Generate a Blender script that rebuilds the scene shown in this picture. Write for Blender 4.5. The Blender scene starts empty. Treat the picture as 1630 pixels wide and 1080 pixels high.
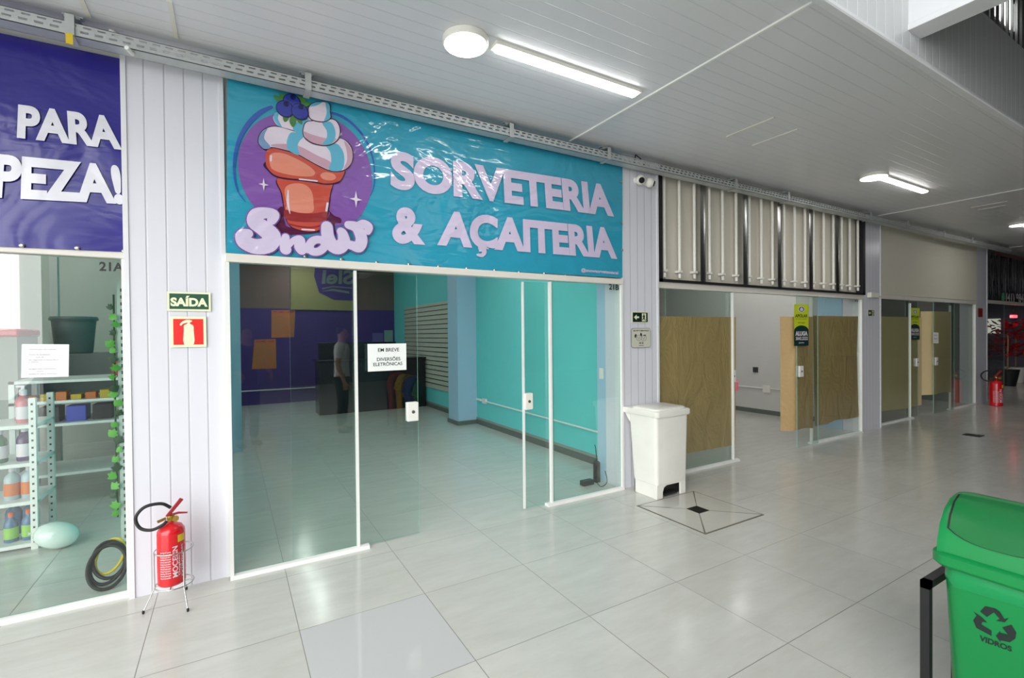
import bpy, math, random
from mathutils import Vector, Matrix
random.seed(7)
sc = bpy.context.scene
C = sc.collection
PI = math.pi

# ---------------------------------------------------------------- camera
cam_d = bpy.data.cameras.new('camera'); cam = bpy.data.objects.new('camera', cam_d); C.objects.link(cam)
cam_d.sensor_fit = 'HORIZONTAL'; cam_d.sensor_width = 36.0; cam_d.lens = 16.895
cam_d.clip_start = 0.05; cam_d.clip_end = 200
cam.matrix_world = (Matrix.Translation((0, 0, 1.6)) @ Matrix.Rotation(math.radians(-30.432), 4, 'Z')
                    @ Matrix.Rotation(math.radians(89.391), 4, 'X') @ Matrix.Rotation(math.radians(-0.5686), 4, 'Z'))
sc.camera = cam

# ---------------------------------------------------------------- daylight and exposure
w = bpy.data.worlds.new('overcast'); sc.world = w; w.use_nodes = True
bg = w.node_tree.nodes['Background']; bg.inputs[0].default_value = (0.93, 0.97, 1.0, 1); bg.inputs[1].default_value = 1.0
sun_d = bpy.data.lights.new('daylight', 'SUN'); sun_d.energy = 2.15; sun_d.angle = math.radians(70); sun_d.color = (1.0, 0.99, 0.96)
sun = bpy.data.objects.new('daylight', sun_d); C.objects.link(sun); sun.location = (-8, -8, 6)
sun.rotation_euler = Vector((0.64, 0.69, -0.30)).to_track_quat('-Z', 'Y').to_euler()
vs = sc.view_settings
vs.view_transform = 'Standard'; vs.look = 'None'; vs.exposure = 0.97; vs.gamma = 1.0; vs.use_curve_mapping = False

# ---------------------------------------------------------------- node helpers and materials
class NT:
    def __init__(s, name):
        s.m = bpy.data.materials.new(name); s.m.use_nodes = True; s.t = s.m.node_tree
        s.b = s.t.nodes['Principled BSDF']; s.out = s.t.nodes['Material Output']
        s.co = None
    def n(s, typ, **kw):
        x = s.t.nodes.new(typ)
        for k, v in kw.items(): setattr(x, k, v)
        return x
    def link(s, a, b): s.t.links.new(a, b)
    def setin(s, inp, v):
        if isinstance(v, bpy.types.NodeSocket): s.link(v, inp)
        else: inp.default_value = v
    def math(s, op, a, b=0.0, c=None):
        x = s.n('ShaderNodeMath', operation=op); s.setin(x.inputs[0], a); s.setin(x.inputs[1], b)
        if c is not None: s.setin(x.inputs[2], c)
        return x.outputs[0]
    def xyz(s):
        if s.co is None:
            g = s.n('ShaderNodeNewGeometry'); q = s.n('ShaderNodeSeparateXYZ'); s.link(g.outputs['Position'], q.inputs[0])
            s.pos = g.outputs['Position']; s.co = q.outputs
        return s.co
    def noise(s, scale=5.0, detail=3, stretch=(1, 1, 1), rough=0.5, dist=0.0):
        s.xyz(); mp = s.n('ShaderNodeMapping'); s.link(s.pos, mp.inputs[0]); mp.inputs['Scale'].default_value = stretch
        x = s.n('ShaderNodeTexNoise'); s.link(mp.outputs[0], x.inputs['Vector'])
        x.inputs['Scale'].default_value = scale; x.inputs['Detail'].default_value = detail; x.inputs['Roughness'].default_value = rough; x.inputs['Distortion'].default_value = dist
        return x.outputs[0]
    def mix(s, f, a, b):
        x = s.n('ShaderNodeMix', data_type='RGBA'); s.setin(x.inputs[0], f); s.setin(x.inputs[6], a); s.setin(x.inputs[7], b)
        return x.outputs[2]
    def remap(s, v, a, b, c, d):
        x = s.n('ShaderNodeMapRange'); s.setin(x.inputs[0], v)
        for i, q in enumerate((a, b, c, d)): x.inputs[1+i].default_value = q
        return x.outputs[0]
    def bump(s, h, strength=0.3, dist=0.01):
        x = s.n('ShaderNodeBump'); x.inputs['Strength'].default_value = strength; x.inputs['Distance'].default_value = dist
        s.link(h, x.inputs['Height']); s.link(x.outputs[0], s.b.inputs['Normal'])

def rgb(r, g, b):
    f = lambda c: (c/255/12.92) if c/255 <= .04045 else ((c/255+.055)/1.055)**2.4
    return (f(r), f(g), f(b), 1)
MATS = {}
def mat(name, col, rough=0.5, metal=0.0, spec=0.5, var=0.06, scale=6.0, coat=0.0, bump=0.0, bscale=40.0):
    if name in MATS: return MATS[name]
    k = NT(name); b = k.b
    b.inputs['Roughness'].default_value = rough; b.inputs['Metallic'].default_value = metal
    b.inputs['Specular IOR Level'].default_value = spec; b.inputs['Coat Weight'].default_value = coat
    nz = k.noise(scale, 3)
    d = tuple(c*(1-var) for c in col[:3])+(1,); l = tuple(min(1, c*(1+var)) for c in col[:3])+(1,)
    k.link(k.mix(nz, d, l), b.inputs['Base Color'])
    if bump: k.bump(k.noise(bscale, 4), bump, 0.004)
    MATS[name] = k.m; return k.m
def emit(name, col, strength):
    k = NT(name); k.b.inputs['Base Color'].default_value = (.8, .8, .8, 1)
    k.b.inputs['Emission Color'].default_value = col; k.b.inputs['Emission Strength'].default_value = strength
    MATS[name] = k.m; return k.m
def glass(name, tint, refl=1.0):
    k = NT(name); t = k.t; t.nodes.remove(k.b)
    tr = k.n('ShaderNodeBsdfTransparent'); tr.inputs[0].default_value = tint
    gl = k.n('ShaderNodeBsdfGlossy'); gl.inputs['Roughness'].default_value = 0.0
    fr = k.n('ShaderNodeFresnel'); fr.inputs[0].default_value = 1.5
    ge = k.n('ShaderNodeNewGeometry')
    f = k.math('MULTIPLY', fr.outputs[0], k.math('SUBTRACT', 1.0, ge.outputs['Backfacing']))
    f = k.math('MINIMUM', k.math('MULTIPLY', f, 1.9*refl), 1.0)
    mx = k.n('ShaderNodeMixShader'); k.link(f, mx.inputs[0]); k.link(tr.outputs[0], mx.inputs[1]); k.link(gl.outputs[0], mx.inputs[2])
    k.link(mx.outputs[0], k.out.inputs[0]); MATS[name] = k.m; return k.m
def grooved(name, col, axis, pitch, off, rough=0.25, width=0.006, dark=0.72, light=False, coat=0.0):
    k = NT(name); x = k.xyz()[axis]
    fr = k.math('FRACT', k.math('DIVIDE', k.math('SUBTRACT', x, off), pitch))
    d = k.math('MULTIPLY', k.math('ABSOLUTE', k.math('SUBTRACT', fr, 0.5)), pitch)     # 0 at groove centre
    g = k.remap(d, width*0.3, width, 1.0, 0.0)
    nz = k.noise(1.2, 2)
    base = k.mix(nz, tuple(c*.96 for c in col[:3])+(1,), col)
    gc = tuple(min(1, c*dark) for c in col[:3])+(1,)
    k.link(k.mix(g, base, gc), k.b.inputs['Base Color'])
    k.b.inputs['Roughness'].default_value = rough; k.b.inputs['Coat Weight'].default_value = coat
    k.bump(k.math('SUBTRACT', 1.0, g), 0.5, 0.004)
    MATS[name] = k.m; return k.m

def vinyl(name, col, rough=0.12, wr=0.4, coat=.7):
    if name in MATS: return MATS[name]
    k = NT(name); k.b.inputs['Roughness'].default_value = rough
    nz = k.noise(3.0, 3)
    k.link(k.mix(nz, tuple(c*.94 for c in col[:3])+(1,), tuple(min(1, c*1.04) for c in col[:3])+(1,)), k.b.inputs['Base Color'])
    h = k.math('ADD', k.noise(1.3, 3, (1, 1, 1.3), .5, 1.2), k.math('MULTIPLY', k.noise(7.0, 2, (.5, 1, 1.6), .5, .8), .12))
    k.bump(h, wr, 0.12); bn = [n_ for n_ in k.t.nodes if n_.type == 'BUMP'][0]
    k.b.inputs['Coat Weight'].default_value = coat; k.b.inputs['Coat Roughness'].default_value = .03; k.link(bn.outputs[0], k.b.inputs['Coat Normal'])
    MATS[name] = k.m; return k.m

def floor_mat():
    k = NT('porcelain_tiles'); X, Y = k.xyz()[0], k.xyz()[1]
    T = 0.713
    Ys = k.math('ADD', Y, k.math('MULTIPLY', k.math('GREATER_THAN', Y, 3.0), 0.0345))
    a = k.math('DIVIDE', k.math('SUBTRACT', X, 0.305), T); b = k.math('DIVIDE', k.math('SUBTRACT', Ys, 2.827), T)
    ia, ib = k.math('FLOOR', a), k.math('FLOOR', b)
    def edge(v):
        f = k.math('FRACT', v); return k.math('MULTIPLY', k.math('MINIMUM', f, k.math('SUBTRACT', 1.0, f)), T)
    e = k.math('MINIMUM', edge(a), edge(b))
    g = k.remap(e, 0.0011, 0.0026, 1.0, 0.0)
    cv = k.n('ShaderNodeCombineXYZ'); k.link(ia, cv.inputs[0]); k.link(ib, cv.inputs[1])
    wn = k.n('ShaderNodeTexWhiteNoise', noise_dimensions='3D'); k.link(cv.outputs[0], wn.inputs[0])
    mp = k.n('ShaderNodeVectorMath', operation='MULTIPLY_ADD'); k.link(wn.outputs['Color'], mp.inputs[0]); mp.inputs[1].default_value = (5, 5, 5); k.link(k.pos, mp.inputs[2])
    s1 = k.n('ShaderNodeMapping'); k.link(mp.outputs[0], s1.inputs[0]); s1.inputs['Scale'].default_value = (1.4, 5.0, 1)
    n1 = k.n('ShaderNodeTexNoise'); k.link(s1.outputs[0], n1.inputs['Vector']); n1.inputs['Scale'].default_value = 2.2; n1.inputs['Detail'].default_value = 6; n1.inputs['Roughness'].default_value = .62
    n2 = k.noise(1.1, 3)
    c = k.mix(k.remap(n1.outputs[0], .3, .7, 0, 1), (0.575, 0.575, 0.53, 1), (0.67, 0.67, 0.63, 1))
    c = k.mix(k.math('MULTIPLY', n2, .5), c, (0.62, 0.61, 0.55, 1))
    tv = k.math('ADD', 0.965, k.math('MULTIPLY', wn.outputs[0], 0.05))
    hv = k.n('ShaderNodeHueSaturation'); k.link(tv, hv.inputs['Value']); k.link(c, hv.inputs['Color'])
    sp = k.math('MULTIPLY', k.math('COMPARE', ia, 0.0, 0.1), k.math('COMPARE', ib, -1.0, 0.1))   # one replaced, more polished tile
    c = k.mix(sp, hv.outputs[0], (0.61, 0.61, 0.605, 1))
    k.link(k.mix(k.math('MULTIPLY', g, .8), c, (0.16, 0.145, 0.115, 1)), k.b.inputs['Base Color'])
    r = k.math('ADD', k.math('ADD', 0.11, k.math('MULTIPLY', k.noise(3, 4), .12)), k.math('MULTIPLY', g, .4))
    r = k.math('SUBTRACT', r, k.math('MULTIPLY', sp, .17))
    k.link(k.math('MAXIMUM', r, 0.04), k.b.inputs['Roughness'])
    k.b.inputs['Specular IOR Level'].default_value = 0.5
    k.bump(k.math('SUBTRACT', 1.0, g), .4, .002)
    return k.m

def kraft_mat():
    k = NT('kraft_paper'); n1 = k.noise(2.2, 4, (1.3, 1, .7), .55, 1.4); n2 = k.noise(30, 4)
    k.link(k.mix(n2, (0.48, 0.315, 0.135, 1), (0.54, 0.365, 0.16, 1)), k.b.inputs['Base Color'])
    k.b.inputs['Roughness'].default_value = .6; k.bump(n1, .5, .09); MATS['kraft'] = k.m; return k.m

# ---------------------------------------------------------------- mesh builder
def wloc(o):
    v = Vector((0, 0, 0))
    while o is not None: v = v + o.location; o = o.parent
    return v
class MB:
    def __init__(s): s.v = []; s.f = []; s.m = []
    def add(s, vs, fs, mi=0):
        o = len(s.v); s.v += [tuple(p) for p in vs]
        for f in fs: s.f.append(tuple(o+i for i in f)); s.m.append(mi)
        return s
    def box(s, x0, x1, y0, y1, z0, z1, mi=0):
        return s.add([(x0,y0,z0),(x1,y0,z0),(x1,y1,z0),(x0,y1,z0),(x0,y0,z1),(x1,y0,z1),(x1,y1,z1),(x0,y1,z1)],
                     [(3,2,1,0),(4,5,6,7),(0,1,5,4),(1,2,6,5),(2,3,7,6),(3,0,4,7)], mi)
    def hexa(s, p, mi=0):      # 8 points: bottom ring then top ring
        return s.add(p, [(3,2,1,0),(4,5,6,7),(0,1,5,4),(1,2,6,5),(2,3,7,6),(3,0,4,7)], mi)
    def poly(s, pts, mi=0): return s.add(pts, [tuple(range(len(pts)))], mi)
    def prism(s, pts, axis, a0, a1, mi=0, cap=True):
        n = len(pts); P = []
        for a in (a0, a1):
            for p in pts:
                P.append({'x': (a, p[0], p[1]), 'y': (p[0], a, p[1]), 'z': (p[0], p[1], a)}[axis])
        F = [(i, (i+1) % n, n+(i+1) % n, n+i) for i in range(n)]
        if cap: F += [tuple(range(n-1, -1, -1)), tuple(range(n, 2*n))]
        return s.add(P, F, mi)
    def tube(s, path, r, n=10, mi=0, closed=False):
        path = [Vector(p) for p in path]; m = len(path); rr = r if isinstance(r, (list, tuple)) else [r]*m
        P = []; up = Vector((0, 0, 1)); prev = None
        for i, p in enumerate(path):
            if closed: t = path[(i+1) % m]-path[i-1]
            else: t = path[min(i+1, m-1)]-path[max(i-1, 0)]
            t.normalize()
            if prev is None:
                a = up if abs(t.dot(up)) < .9 else Vector((1, 0, 0)); u = t.cross(a).normalized()
            else:
                u = prev-t*prev.dot(t); u.normalize()
            prev = u; b = t.cross(u)
            for j in range(n):
                a = 2*PI*j/n; P.append(p+(u*math.cos(a)+b*math.sin(a))*rr[i])
        F = []
        for i in range(m if closed else m-1):
            q = (i+1) % m
            for j in range(n): F.append((i*n+j, i*n+(j+1) % n, q*n+(j+1) % n, q*n+j))
        if not closed: F += [tuple(range(n-1, -1, -1)), tuple((m-1)*n+j for j in range(n))]
        return s.add(P, F, mi)
    def lathe(s, prof, c=(0, 0, 0), n=24, mi=0, M=None):
        P = []; m = len(prof)
        for r, z in prof:
            for j in range(n):
                a = 2*PI*j/n; p = Vector((r*math.cos(a), r*math.sin(a), z))
                if M is not None: p = M @ p
                P.append(p+Vector(c))
        F = []
        for i in range(m-1):
            for j in range(n): F.append((i*n+j, i*n+(j+1) % n, (i+1)*n+(j+1) % n, (i+1)*n+j))
        F += [tuple(range(n-1, -1, -1)), tuple((m-1)*n+j for j in range(n))]
        return s.add(P, F, mi)
    def ball(s, c, r, n=16, mi=0):
        rx, ry, rz = r if isinstance(r, (tuple, list)) else (r, r, r); m = n//2; P = []
        for i in range(m+1):
            t = -PI/2+PI*i/m; q = max(math.cos(t), .002)
            for j in range(n): a = 2*PI*j/n; P.append((c[0]+rx*q*math.cos(a), c[1]+ry*q*math.sin(a), c[2]+rz*math.sin(t)))
        F = [(i*n+j, i*n+(j+1) % n, (i+1)*n+(j+1) % n, (i+1)*n+j) for i in range(m) for j in range(n)]
        F += [tuple(range(n-1, -1, -1)), tuple(m*n+j for j in range(n))]
        return s.add(P, F, mi)
    def rbox(s, x0, x1, y0, y1, zs, r, mi=0, n=5):
        """rounded-corner vertical shell; zs = [(z, inset_x, inset_y), ...] bottom to top"""
        P = []; cnt = 0
        for z, ix, iy in zs:
            ring = rrect(x0+ix, x1-ix, y0+iy, y1-iy, r, n); cnt = len(ring)
            P += [(p[0], p[1], z) for p in ring]
        F = []; m = len(zs)
        for i in range(m-1):
            for j in range(cnt): F.append((i*cnt+j, i*cnt+(j+1) % cnt, (i+1)*cnt+(j+1) % cnt, (i+1)*cnt+j))
        F += [tuple(range(cnt-1, -1, -1)), tuple((m-1)*cnt+j for j in range(cnt))]
        return s.add(P, F, mi)
    def text(s, body, fn, bold=0.0, mi=0, ref=None):
        vs, fs, x0, x1, cap = text_geo(body, bold)
        if ref is not None:
            _, _, r0, r1, _ = text_geo(ref, bold); x0 = x1-(r1-r0)
        isl = list(range(len(vs)))
        def find(i):
            while isl[i] != i: isl[i] = isl[isl[i]]; i = isl[i]
            return i
        for f in fs:
            for i in f[1:]: isl[find(i)] = find(f[0])
        ids = {}; P = []
        for i, (x, y) in enumerate(vs):
            k = ids.setdefault(find(i), len(ids)); a, c = (x-x0)/(x1-x0), y/cap
            p = Vector(fn(a, c)); n = (Vector(fn(a+.01, c))-p).cross(Vector(fn(a, c+.01))-p); n.normalize()
            P.append(p+n*(k % 12)*4e-5)
        return s.add(P, fs, mi)
    def build(s, name, mats, parent=None, bevel=0.0, seg=2, ang=35, flat=False):
        if not isinstance(mats, (list, tuple)): mats = [mats]
        if parent is None:
            xs = [p[0] for p in s.v]; ys = [p[1] for p in s.v]; zs = [p[2] for p in s.v]
            org = Vector(((min(xs)+max(xs))/2, (min(ys)+max(ys))/2, min(zs)))
        else: org = wloc(parent)
        me = bpy.data.meshes.new(name); me.from_pydata([(p[0]-org.x, p[1]-org.y, p[2]-org.z) for p in s.v], [], s.f)
        for q in mats: me.materials.append(MATS[q] if isinstance(q, str) else q)
        me.polygons.foreach_set('material_index', s.m)
        if not flat:
            me.polygons.foreach_set('use_smooth', [True]*len(s.f)); me.set_sharp_from_angle(angle=math.radians(ang))
        me.update()
        o = bpy.data.objects.new(name, me); C.objects.link(o)
        if parent is None: o.location = org
        else: o.parent = parent
        if bevel:
            b = o.modifiers.new('bevel', 'BEVEL'); b.width = bevel; b.segments = seg; b.limit_method = 'ANGLE'; b.angle_limit = math.radians(40)
        return o

def rrect(x0, x1, y0, y1, r, n=5):
    out = []
    for cx, cy, a0 in ((x1-r, y0+r, -PI/2), (x1-r, y1-r, 0), (x0+r, y1-r, PI/2), (x0+r, y0+r, PI)):
        for i in range(n+1):
            a = a0+PI/2*i/n; out.append((cx+r*math.cos(a), cy+r*math.sin(a)))
    return out
_TG = {}
def text_geo(body, bold):
    key = (body, bold)
    if key in _TG: return _TG[key]
    def geo(t):
        cu = bpy.data.curves.new('t', 'FONT'); cu.body = t; cu.size = 1.0; cu.offset = bold; cu.resolution_u = 6
        ob = bpy.data.objects.new('t', cu); C.objects.link(ob); dg = bpy.context.evaluated_depsgraph_get(); dg.update()
        me = bpy.data.meshes.new_from_object(ob.evaluated_get(dg))
        vs = [(v.co.x, v.co.y) for v in me.vertices]; fs = [tuple(p.vertices) for p in me.polygons]
        bpy.data.objects.remove(ob); bpy.data.curves.remove(cu); bpy.data.meshes.remove(me); return vs, fs
    cv, _ = geo('H'); cap = max(y for x, y in cv)
    vs, fs = geo(body)
    _TG[key] = (vs, fs, min(x for x, y in vs), max(x for x, y in vs), cap)
    return _TG[key]
def quad(y, c, axis='y'):
    """maps (s,t) onto a wall quad; c = [bottom-left, bottom-right, top-right, top-left]"""
    def fn(a, b):
        p = [c[0][i]*(1-a)*(1-b)+c[1][i]*a*(1-b)+c[2][i]*a*b+c[3][i]*(1-a)*b for i in (0, 1)]
        return (p[0], y, p[1]) if axis == 'y' else (y, p[0], p[1])
    return fn
def smooth(pts, n=6, closed=True):
    out = []; m = len(pts)
    for i in range(m if closed else m-1):
        p0, p1, p2, p3 = [pts[(i+k) % m] if closed else pts[min(max(i+k, 0), m-1)] for k in (-1, 0, 1, 2)]
        for j in range(n):
            t = j/n
            out.append(tuple(.5*((2*p1[k])+(-p0[k]+p2[k])*t+(2*p0[k]-5*p1[k]+4*p2[k]-p3[k])*t*t+(-p0[k]+3*p1[k]-3*p2[k]+p3[k])*t**3) for k in range(len(p1))))
    if not closed: out.append(tuple(pts[-1]))
    return out
def tag(o, label=None, cat=None, group=None, kind=None):
    if label: o['label'] = label
    if cat: o['category'] = cat
    if group: o['group'] = group
    if kind: o['kind'] = kind
    return o
def thing(name, label, cat, loc=(0, 0, 0), group=None, kind=None):
    o = bpy.data.objects.new(name, None); o.empty_display_size = .1; C.objects.link(o); o.location = loc
    return tag(o, label, cat, group, kind)
def struct(o): o['kind'] = 'structure'; return o
def copy_tree(o, parent=None):
    c = o.copy(); C.objects.link(c)
    if parent is not None: c.parent = parent
    for ch in list(o.children): copy_tree(ch, c)
    return c
def dup(o, loc, label, rz=None):
    c = copy_tree(o); c.location = loc; c['label'] = label
    if rz is not None: c.rotation_euler.z = rz
    return c

# ---------------------------------------------------------------- materials in use
mat('kraft_pale', rgb(222, 200, 152), .6, bump=.4, bscale=5); FLOOR = floor_mat(); MATS['floor'] = FLOOR; kraft_mat()
grooved('pvc_ceiling', (0.765, 0.77, 0.79, 1), 1, 0.10, 0.02, rough=.3, width=.004, dark=.90)
grooved('pvc_fascia', (0.66, 0.68, 0.69, 1), 0, 0.115, 0.0, rough=.3, width=.007, dark=1.3)
for nm, off in (('pvc_pillar', -0.02),): grooved(nm, (0.735, 0.74, 0.80, 1), 0, 0.103, -0.487, rough=.28, width=.006, dark=.74)
mat('white_trim', rgb(228, 229, 232), .35); mat('cream_frame', rgb(226, 222, 212), .3); mat('white_frame', rgb(236, 236, 232), .3)
mat('white_plastic', rgb(238, 236, 228), .32); mat('steel', rgb(190, 190, 188), .28, 1.0); mat('galvanised', rgb(192, 196, 195), .42, .35, var=.12, scale=14)
mat('galv_dark', rgb(110, 112, 110), .5, .7); mat('black', (0.012, 0.012, 0.013, 1), .45); mat('black_gloss', (0.008, 0.008, 0.009, 1), .12)
mat('dark_grey', (0.05, 0.052, 0.055, 1), .5); mat('rubber', (0.012, 0.012, 0.012, 1), .55)
mat('cyan_wall', rgb(112, 214, 212), .55, var=.03); mat('blue_wall', rgb(172, 204, 226), .5, var=.03); mat('purple_wall', rgb(78, 56, 128), .5); mat('brown_wall', rgb(124, 98, 92), .55)
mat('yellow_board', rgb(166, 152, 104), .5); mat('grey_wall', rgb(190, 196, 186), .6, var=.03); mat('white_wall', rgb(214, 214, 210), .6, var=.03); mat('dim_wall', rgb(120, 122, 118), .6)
mat('opposite', (0.10, 0.095, 0.12, 1), .7); mat('skirting', rgb(104, 110, 104), .45); mat('skirting_light', rgb(150, 158, 150), .5)
mat('cream_panel', rgb(216, 210, 196), .55, var=.03); mat('blank_panel', rgb(216, 212, 194), .55, var=.03); mat('tube_white', rgb(236, 234, 224), .3)
mat('red', rgb(214, 24, 34), .25, coat=.3); mat('dark_red', rgb(150, 20, 34), .35); mat('sign_red', rgb(236, 34, 28), .4); mat('sign_green', rgb(30, 82, 56), .4); mat('sign_dark', rgb(18, 40, 34), .4)
mat('glow', rgb(232, 236, 200), .45); mat('paper', rgb(240, 243, 240), .6, var=.02); mat('ink', (0.02, 0.02, 0.022, 1), .6); mat('ink_grey', rgb(130, 135, 132), .6)
mat('bin_green', rgb(10, 140, 70), .32, var=.05); mat('bin_green_dark', rgb(6, 110, 52), .32); mat('bin_bag', rgb(20, 150, 84), .2, bump=.5, bscale=14)
mat('bin_blue', rgb(20, 60, 150), .35); mat('bin_yellow', rgb(220, 180, 20), .35); mat('bin_red', rgb(170, 20, 30), .35)
mat('yellow', rgb(226, 196, 40), .4); mat('lime', rgb(198, 214, 36), .4); mat('teal_dark', rgb(14, 52, 50), .4); mat('navy', rgb(40, 52, 130), .4)
mat('orange_paper', rgb(206, 122, 76), .6); mat('pink_ink', rgb(190, 50, 110), .6); mat('brass', rgb(190, 160, 80), .3, 1.0)
mat('grate', (0.03, 0.03, 0.028, 1), .4, .5); mat('bronze', rgb(150, 92, 52), .5); mat('grout', (0.17, 0.155, 0.12, 1), .7); mat('drain_tile', (0.60, 0.59, 0.54, 1), .1)
mat('slat', rgb(196, 196, 178), .45); mat('counter', (0.012, 0.012, 0.016, 1), .18); mat('counter_front', (0.014, 0.014, 0.017, 1), .25)
mat('leaf', rgb(96, 170, 60), .45); mat('leaf_red', rgb(170, 24, 36), .5, var=.3); mat('leaf_dark', rgb(34, 66, 30), .5); mat('balloon', rgb(232, 242, 236), .12, coat=.5)
mat('soap_pink', rgb(206, 120, 126), .2); mat('soap_purple', rgb(66, 40, 86), .2); mat('soap_green', rgb(60, 120, 84), .2); mat('soap_blue', rgb(80, 116, 150), .2); mat('soap_clear', rgb(176, 190, 196), .2)
mat('label_white', rgb(222, 214, 220), .4); mat('label_orange', rgb(214, 120, 60), .4); mat('label_lime', rgb(150, 200, 90), .4); mat('cap_orange', rgb(222, 110, 70), .4)
mat('grey_bin', rgb(96, 112, 108), .45); mat('soft_brown', rgb(150, 130, 100), .7)
vinyl('ban_blue', rgb(52, 158, 186)); vinyl('ban_lilac', rgb(212, 200, 226)); vinyl('ban_navy', rgb(44, 38, 132), .25, .2, .12); vinyl('ban_white', rgb(226, 226, 234), .25, .2, .12)
for nm, c in (('a_purple', (132, 90, 168)), ('a_ring', (52, 92, 176)), ('a_teal', (96, 178, 206)), ('a_red', (196, 84, 70)), ('a_dred', (150, 52, 54)), ('a_peach', (222, 140, 118)), ('a_pink', (200, 160, 178)),
              ('a_white', (224, 212, 226)), ('a_blueberry', (52, 62, 160)), ('a_berrydark', (24, 30, 80)), ('a_leaf', (72, 128, 64)), ('a_line', (60, 36, 60)), ('a_plum', (88, 34, 66)), ('a_bluegrey', (120, 150, 190))): vinyl(nm, rgb(*c))
glass('glass_clear', (0.93, 0.968, 0.952, 1)); glass('glass_green', (0.80, 0.90, 0.86, 1)); glass('glass_dark', (0.90, 0.94, 0.91, 1))
mat('glass_edge', rgb(150, 190, 178), .15)
k = NT('vinyl_dark'); k.b.inputs['Base Color'].default_value = (.02, .021, .022, 1); k.b.inputs['Roughness'].default_value = .12
k.bump(k.noise(5.5, 2, (1, 1, .12), .5, .3), .9, .2); MATS['vinyl_dark'] = k.m
LAMP3 = emit('lamp_upper', (1.0, .97, 1.0, 1), 2.5); LAMP2 = emit('lamp_unseen_shop', (1.0, 0.99, 0.96, 1), 17.0); LAMP = emit('lamp_white', (1.0, 0.99, 0.96, 1), 9.0); emit('led_red', (1, .03, .05, 1), 3.0); emit('lit_window', (1.0, .97, .86, 1), .42).node_tree.nodes['Principled BSDF'].inputs['Base Color'].default_value = (.12, .12, .11, 1)

# ================================================================ SETTING
struct(MB().box(-16, 40, -10, 14, -.12, 0).build('floor', 'floor'))
struct(MB().box(-9, 34, 1.40, 13, 3.40, 3.46).build('ceiling', 'pvc_ceiling'))
struct(MB().box(-9, 34, 1.395, 1.45, 3.41, 4.10).build('wall_fascia', 'pvc_fascia'))
b = MB(); b.box(-9, 34, 1.385, 1.40, 3.388, 3.412); b.box(-9, 34, 1.388, 1.432, 3.384, 3.3995); struct(b.build('trim_1', 'white_trim', bevel=.004))
for i, x in enumerate((2.77, 8.80, 14.85)):
    struct(MB().prism([(x-.014, 3.399), (x+.014, 3.399), (x+.009, 3.390), (x-.009, 3.390)], 'y', 1.42, 3.6).build('trim_%d' % (i+2), 'white_frame'))
b = MB(); b.box(3.83, 4.0, -9.5, 1.40, 3.545, 5.95); b.box(3.822, 3.832, -9.5, 1.40, 3.545, 3.585); b.box(3.998, 4.008, -9.5, 1.40, 3.545, 3.575)
struct(b.build('beam', 'white_trim', bevel=.003))
struct(MB().box(-1.2, 36, -9.5, 1.6, 5.95, 6.05).build('unseen_roof', 'dim_wall'))  # out of view; extent shaped to keep skylight off the fascia and far end
struct(MB().box(4.0, 36, 1.50, 1.55, 4.10, 5.9).build('wall_upper', 'black'))
struct(MB().box(-4.2, 36, -9.6, -9.4, 0, 6).build('wall_opposite_unseen', 'opposite'))  # out of view; left end shaped to limit daylight and glass reflections
struct(MB().box(33.8, 34, -9.4, 13, 0, 6).build('wall_far', 'opposite'))
# storefront pillars (grooved PVC cladding with thin edge profiles)
def pillar(x0, x1, y):
    b = MB(); b.box(x0, x1, y, y+.25, 0, 3.4, 0); b.box(x0-.004, x0+.022, y-.008, y+.1, 0, 3.4, 1); b.box(x1-.022, x1+.004, y-.008, y+.1, 0, 3.4, 1)
    return struct(b.build('pillar', ['pvc_pillar', 'white_trim']))
pillar(-.545, -.018, 3.715); pillar(3.455, 3.985, 3.665); pillar(8.52, 9.20, 3.73); pillar(13.68, 14.40, 3.83)
# walls above the openings and between the shops
def wall(name, x0, x1, y0, y1, z0, z1, m): return struct(MB().box(x0, x1, y0, y1, z0, z1).build(name, m))
wall('wall_above', -6, -.545, 3.83, 3.95, 2.10, 3.4, 'white_wall'); wall('wall_above', -.018, 3.455, 3.74, 3.9, 2.14, 3.4, 'white_wall')
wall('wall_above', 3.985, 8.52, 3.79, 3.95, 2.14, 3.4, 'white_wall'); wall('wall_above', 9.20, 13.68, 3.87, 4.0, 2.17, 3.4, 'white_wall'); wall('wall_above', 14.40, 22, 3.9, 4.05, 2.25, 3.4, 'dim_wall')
wall('wall_divider', -.545, -.11, 3.965, 12.9, 0, 3.4, 'cyan_wall')
wall('wall_left', -6.1, -6.0, 3.75, 12.9, 0, 3.4, 'grey_wall')
wall('wall_back', -6.0, -.545, 9.6, 9.75, 0, 3.4, 'grey_wall')
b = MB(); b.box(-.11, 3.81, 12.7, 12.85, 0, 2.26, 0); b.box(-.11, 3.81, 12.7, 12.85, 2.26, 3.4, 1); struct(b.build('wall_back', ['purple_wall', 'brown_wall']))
wall('wall_right', 3.81, 3.95, 3.915, 12.9, 0, 3.4, 'cyan_wall')
wall('wall_return', 3.47, 3.81, 3.915, 4.07, 0, 3.4, 'blue_wall')
b = MB(); b.box(3.795, 3.81, 4.07, 12.7, .0, .085, 0); b.box(3.80, 3.81, 4.07, 12.7, .085, .12, 1); struct(b.build('baseboard_right', ['skirting', 'skirting_light']))
struct(MB().box(3.445, 3.81, 7.75, 8.18, 0, 3.4).build('pillar', 'blue_wall')); struct(MB().box(-.11, .13, 7.65, 8.2, 0, 3.4).build('pillar', 'blue_wall'))
struct(MB().box(3.425, 3.81, 7.73, 8.20, 0, .07).build('baseboard_pillar', 'skirting'))
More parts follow.
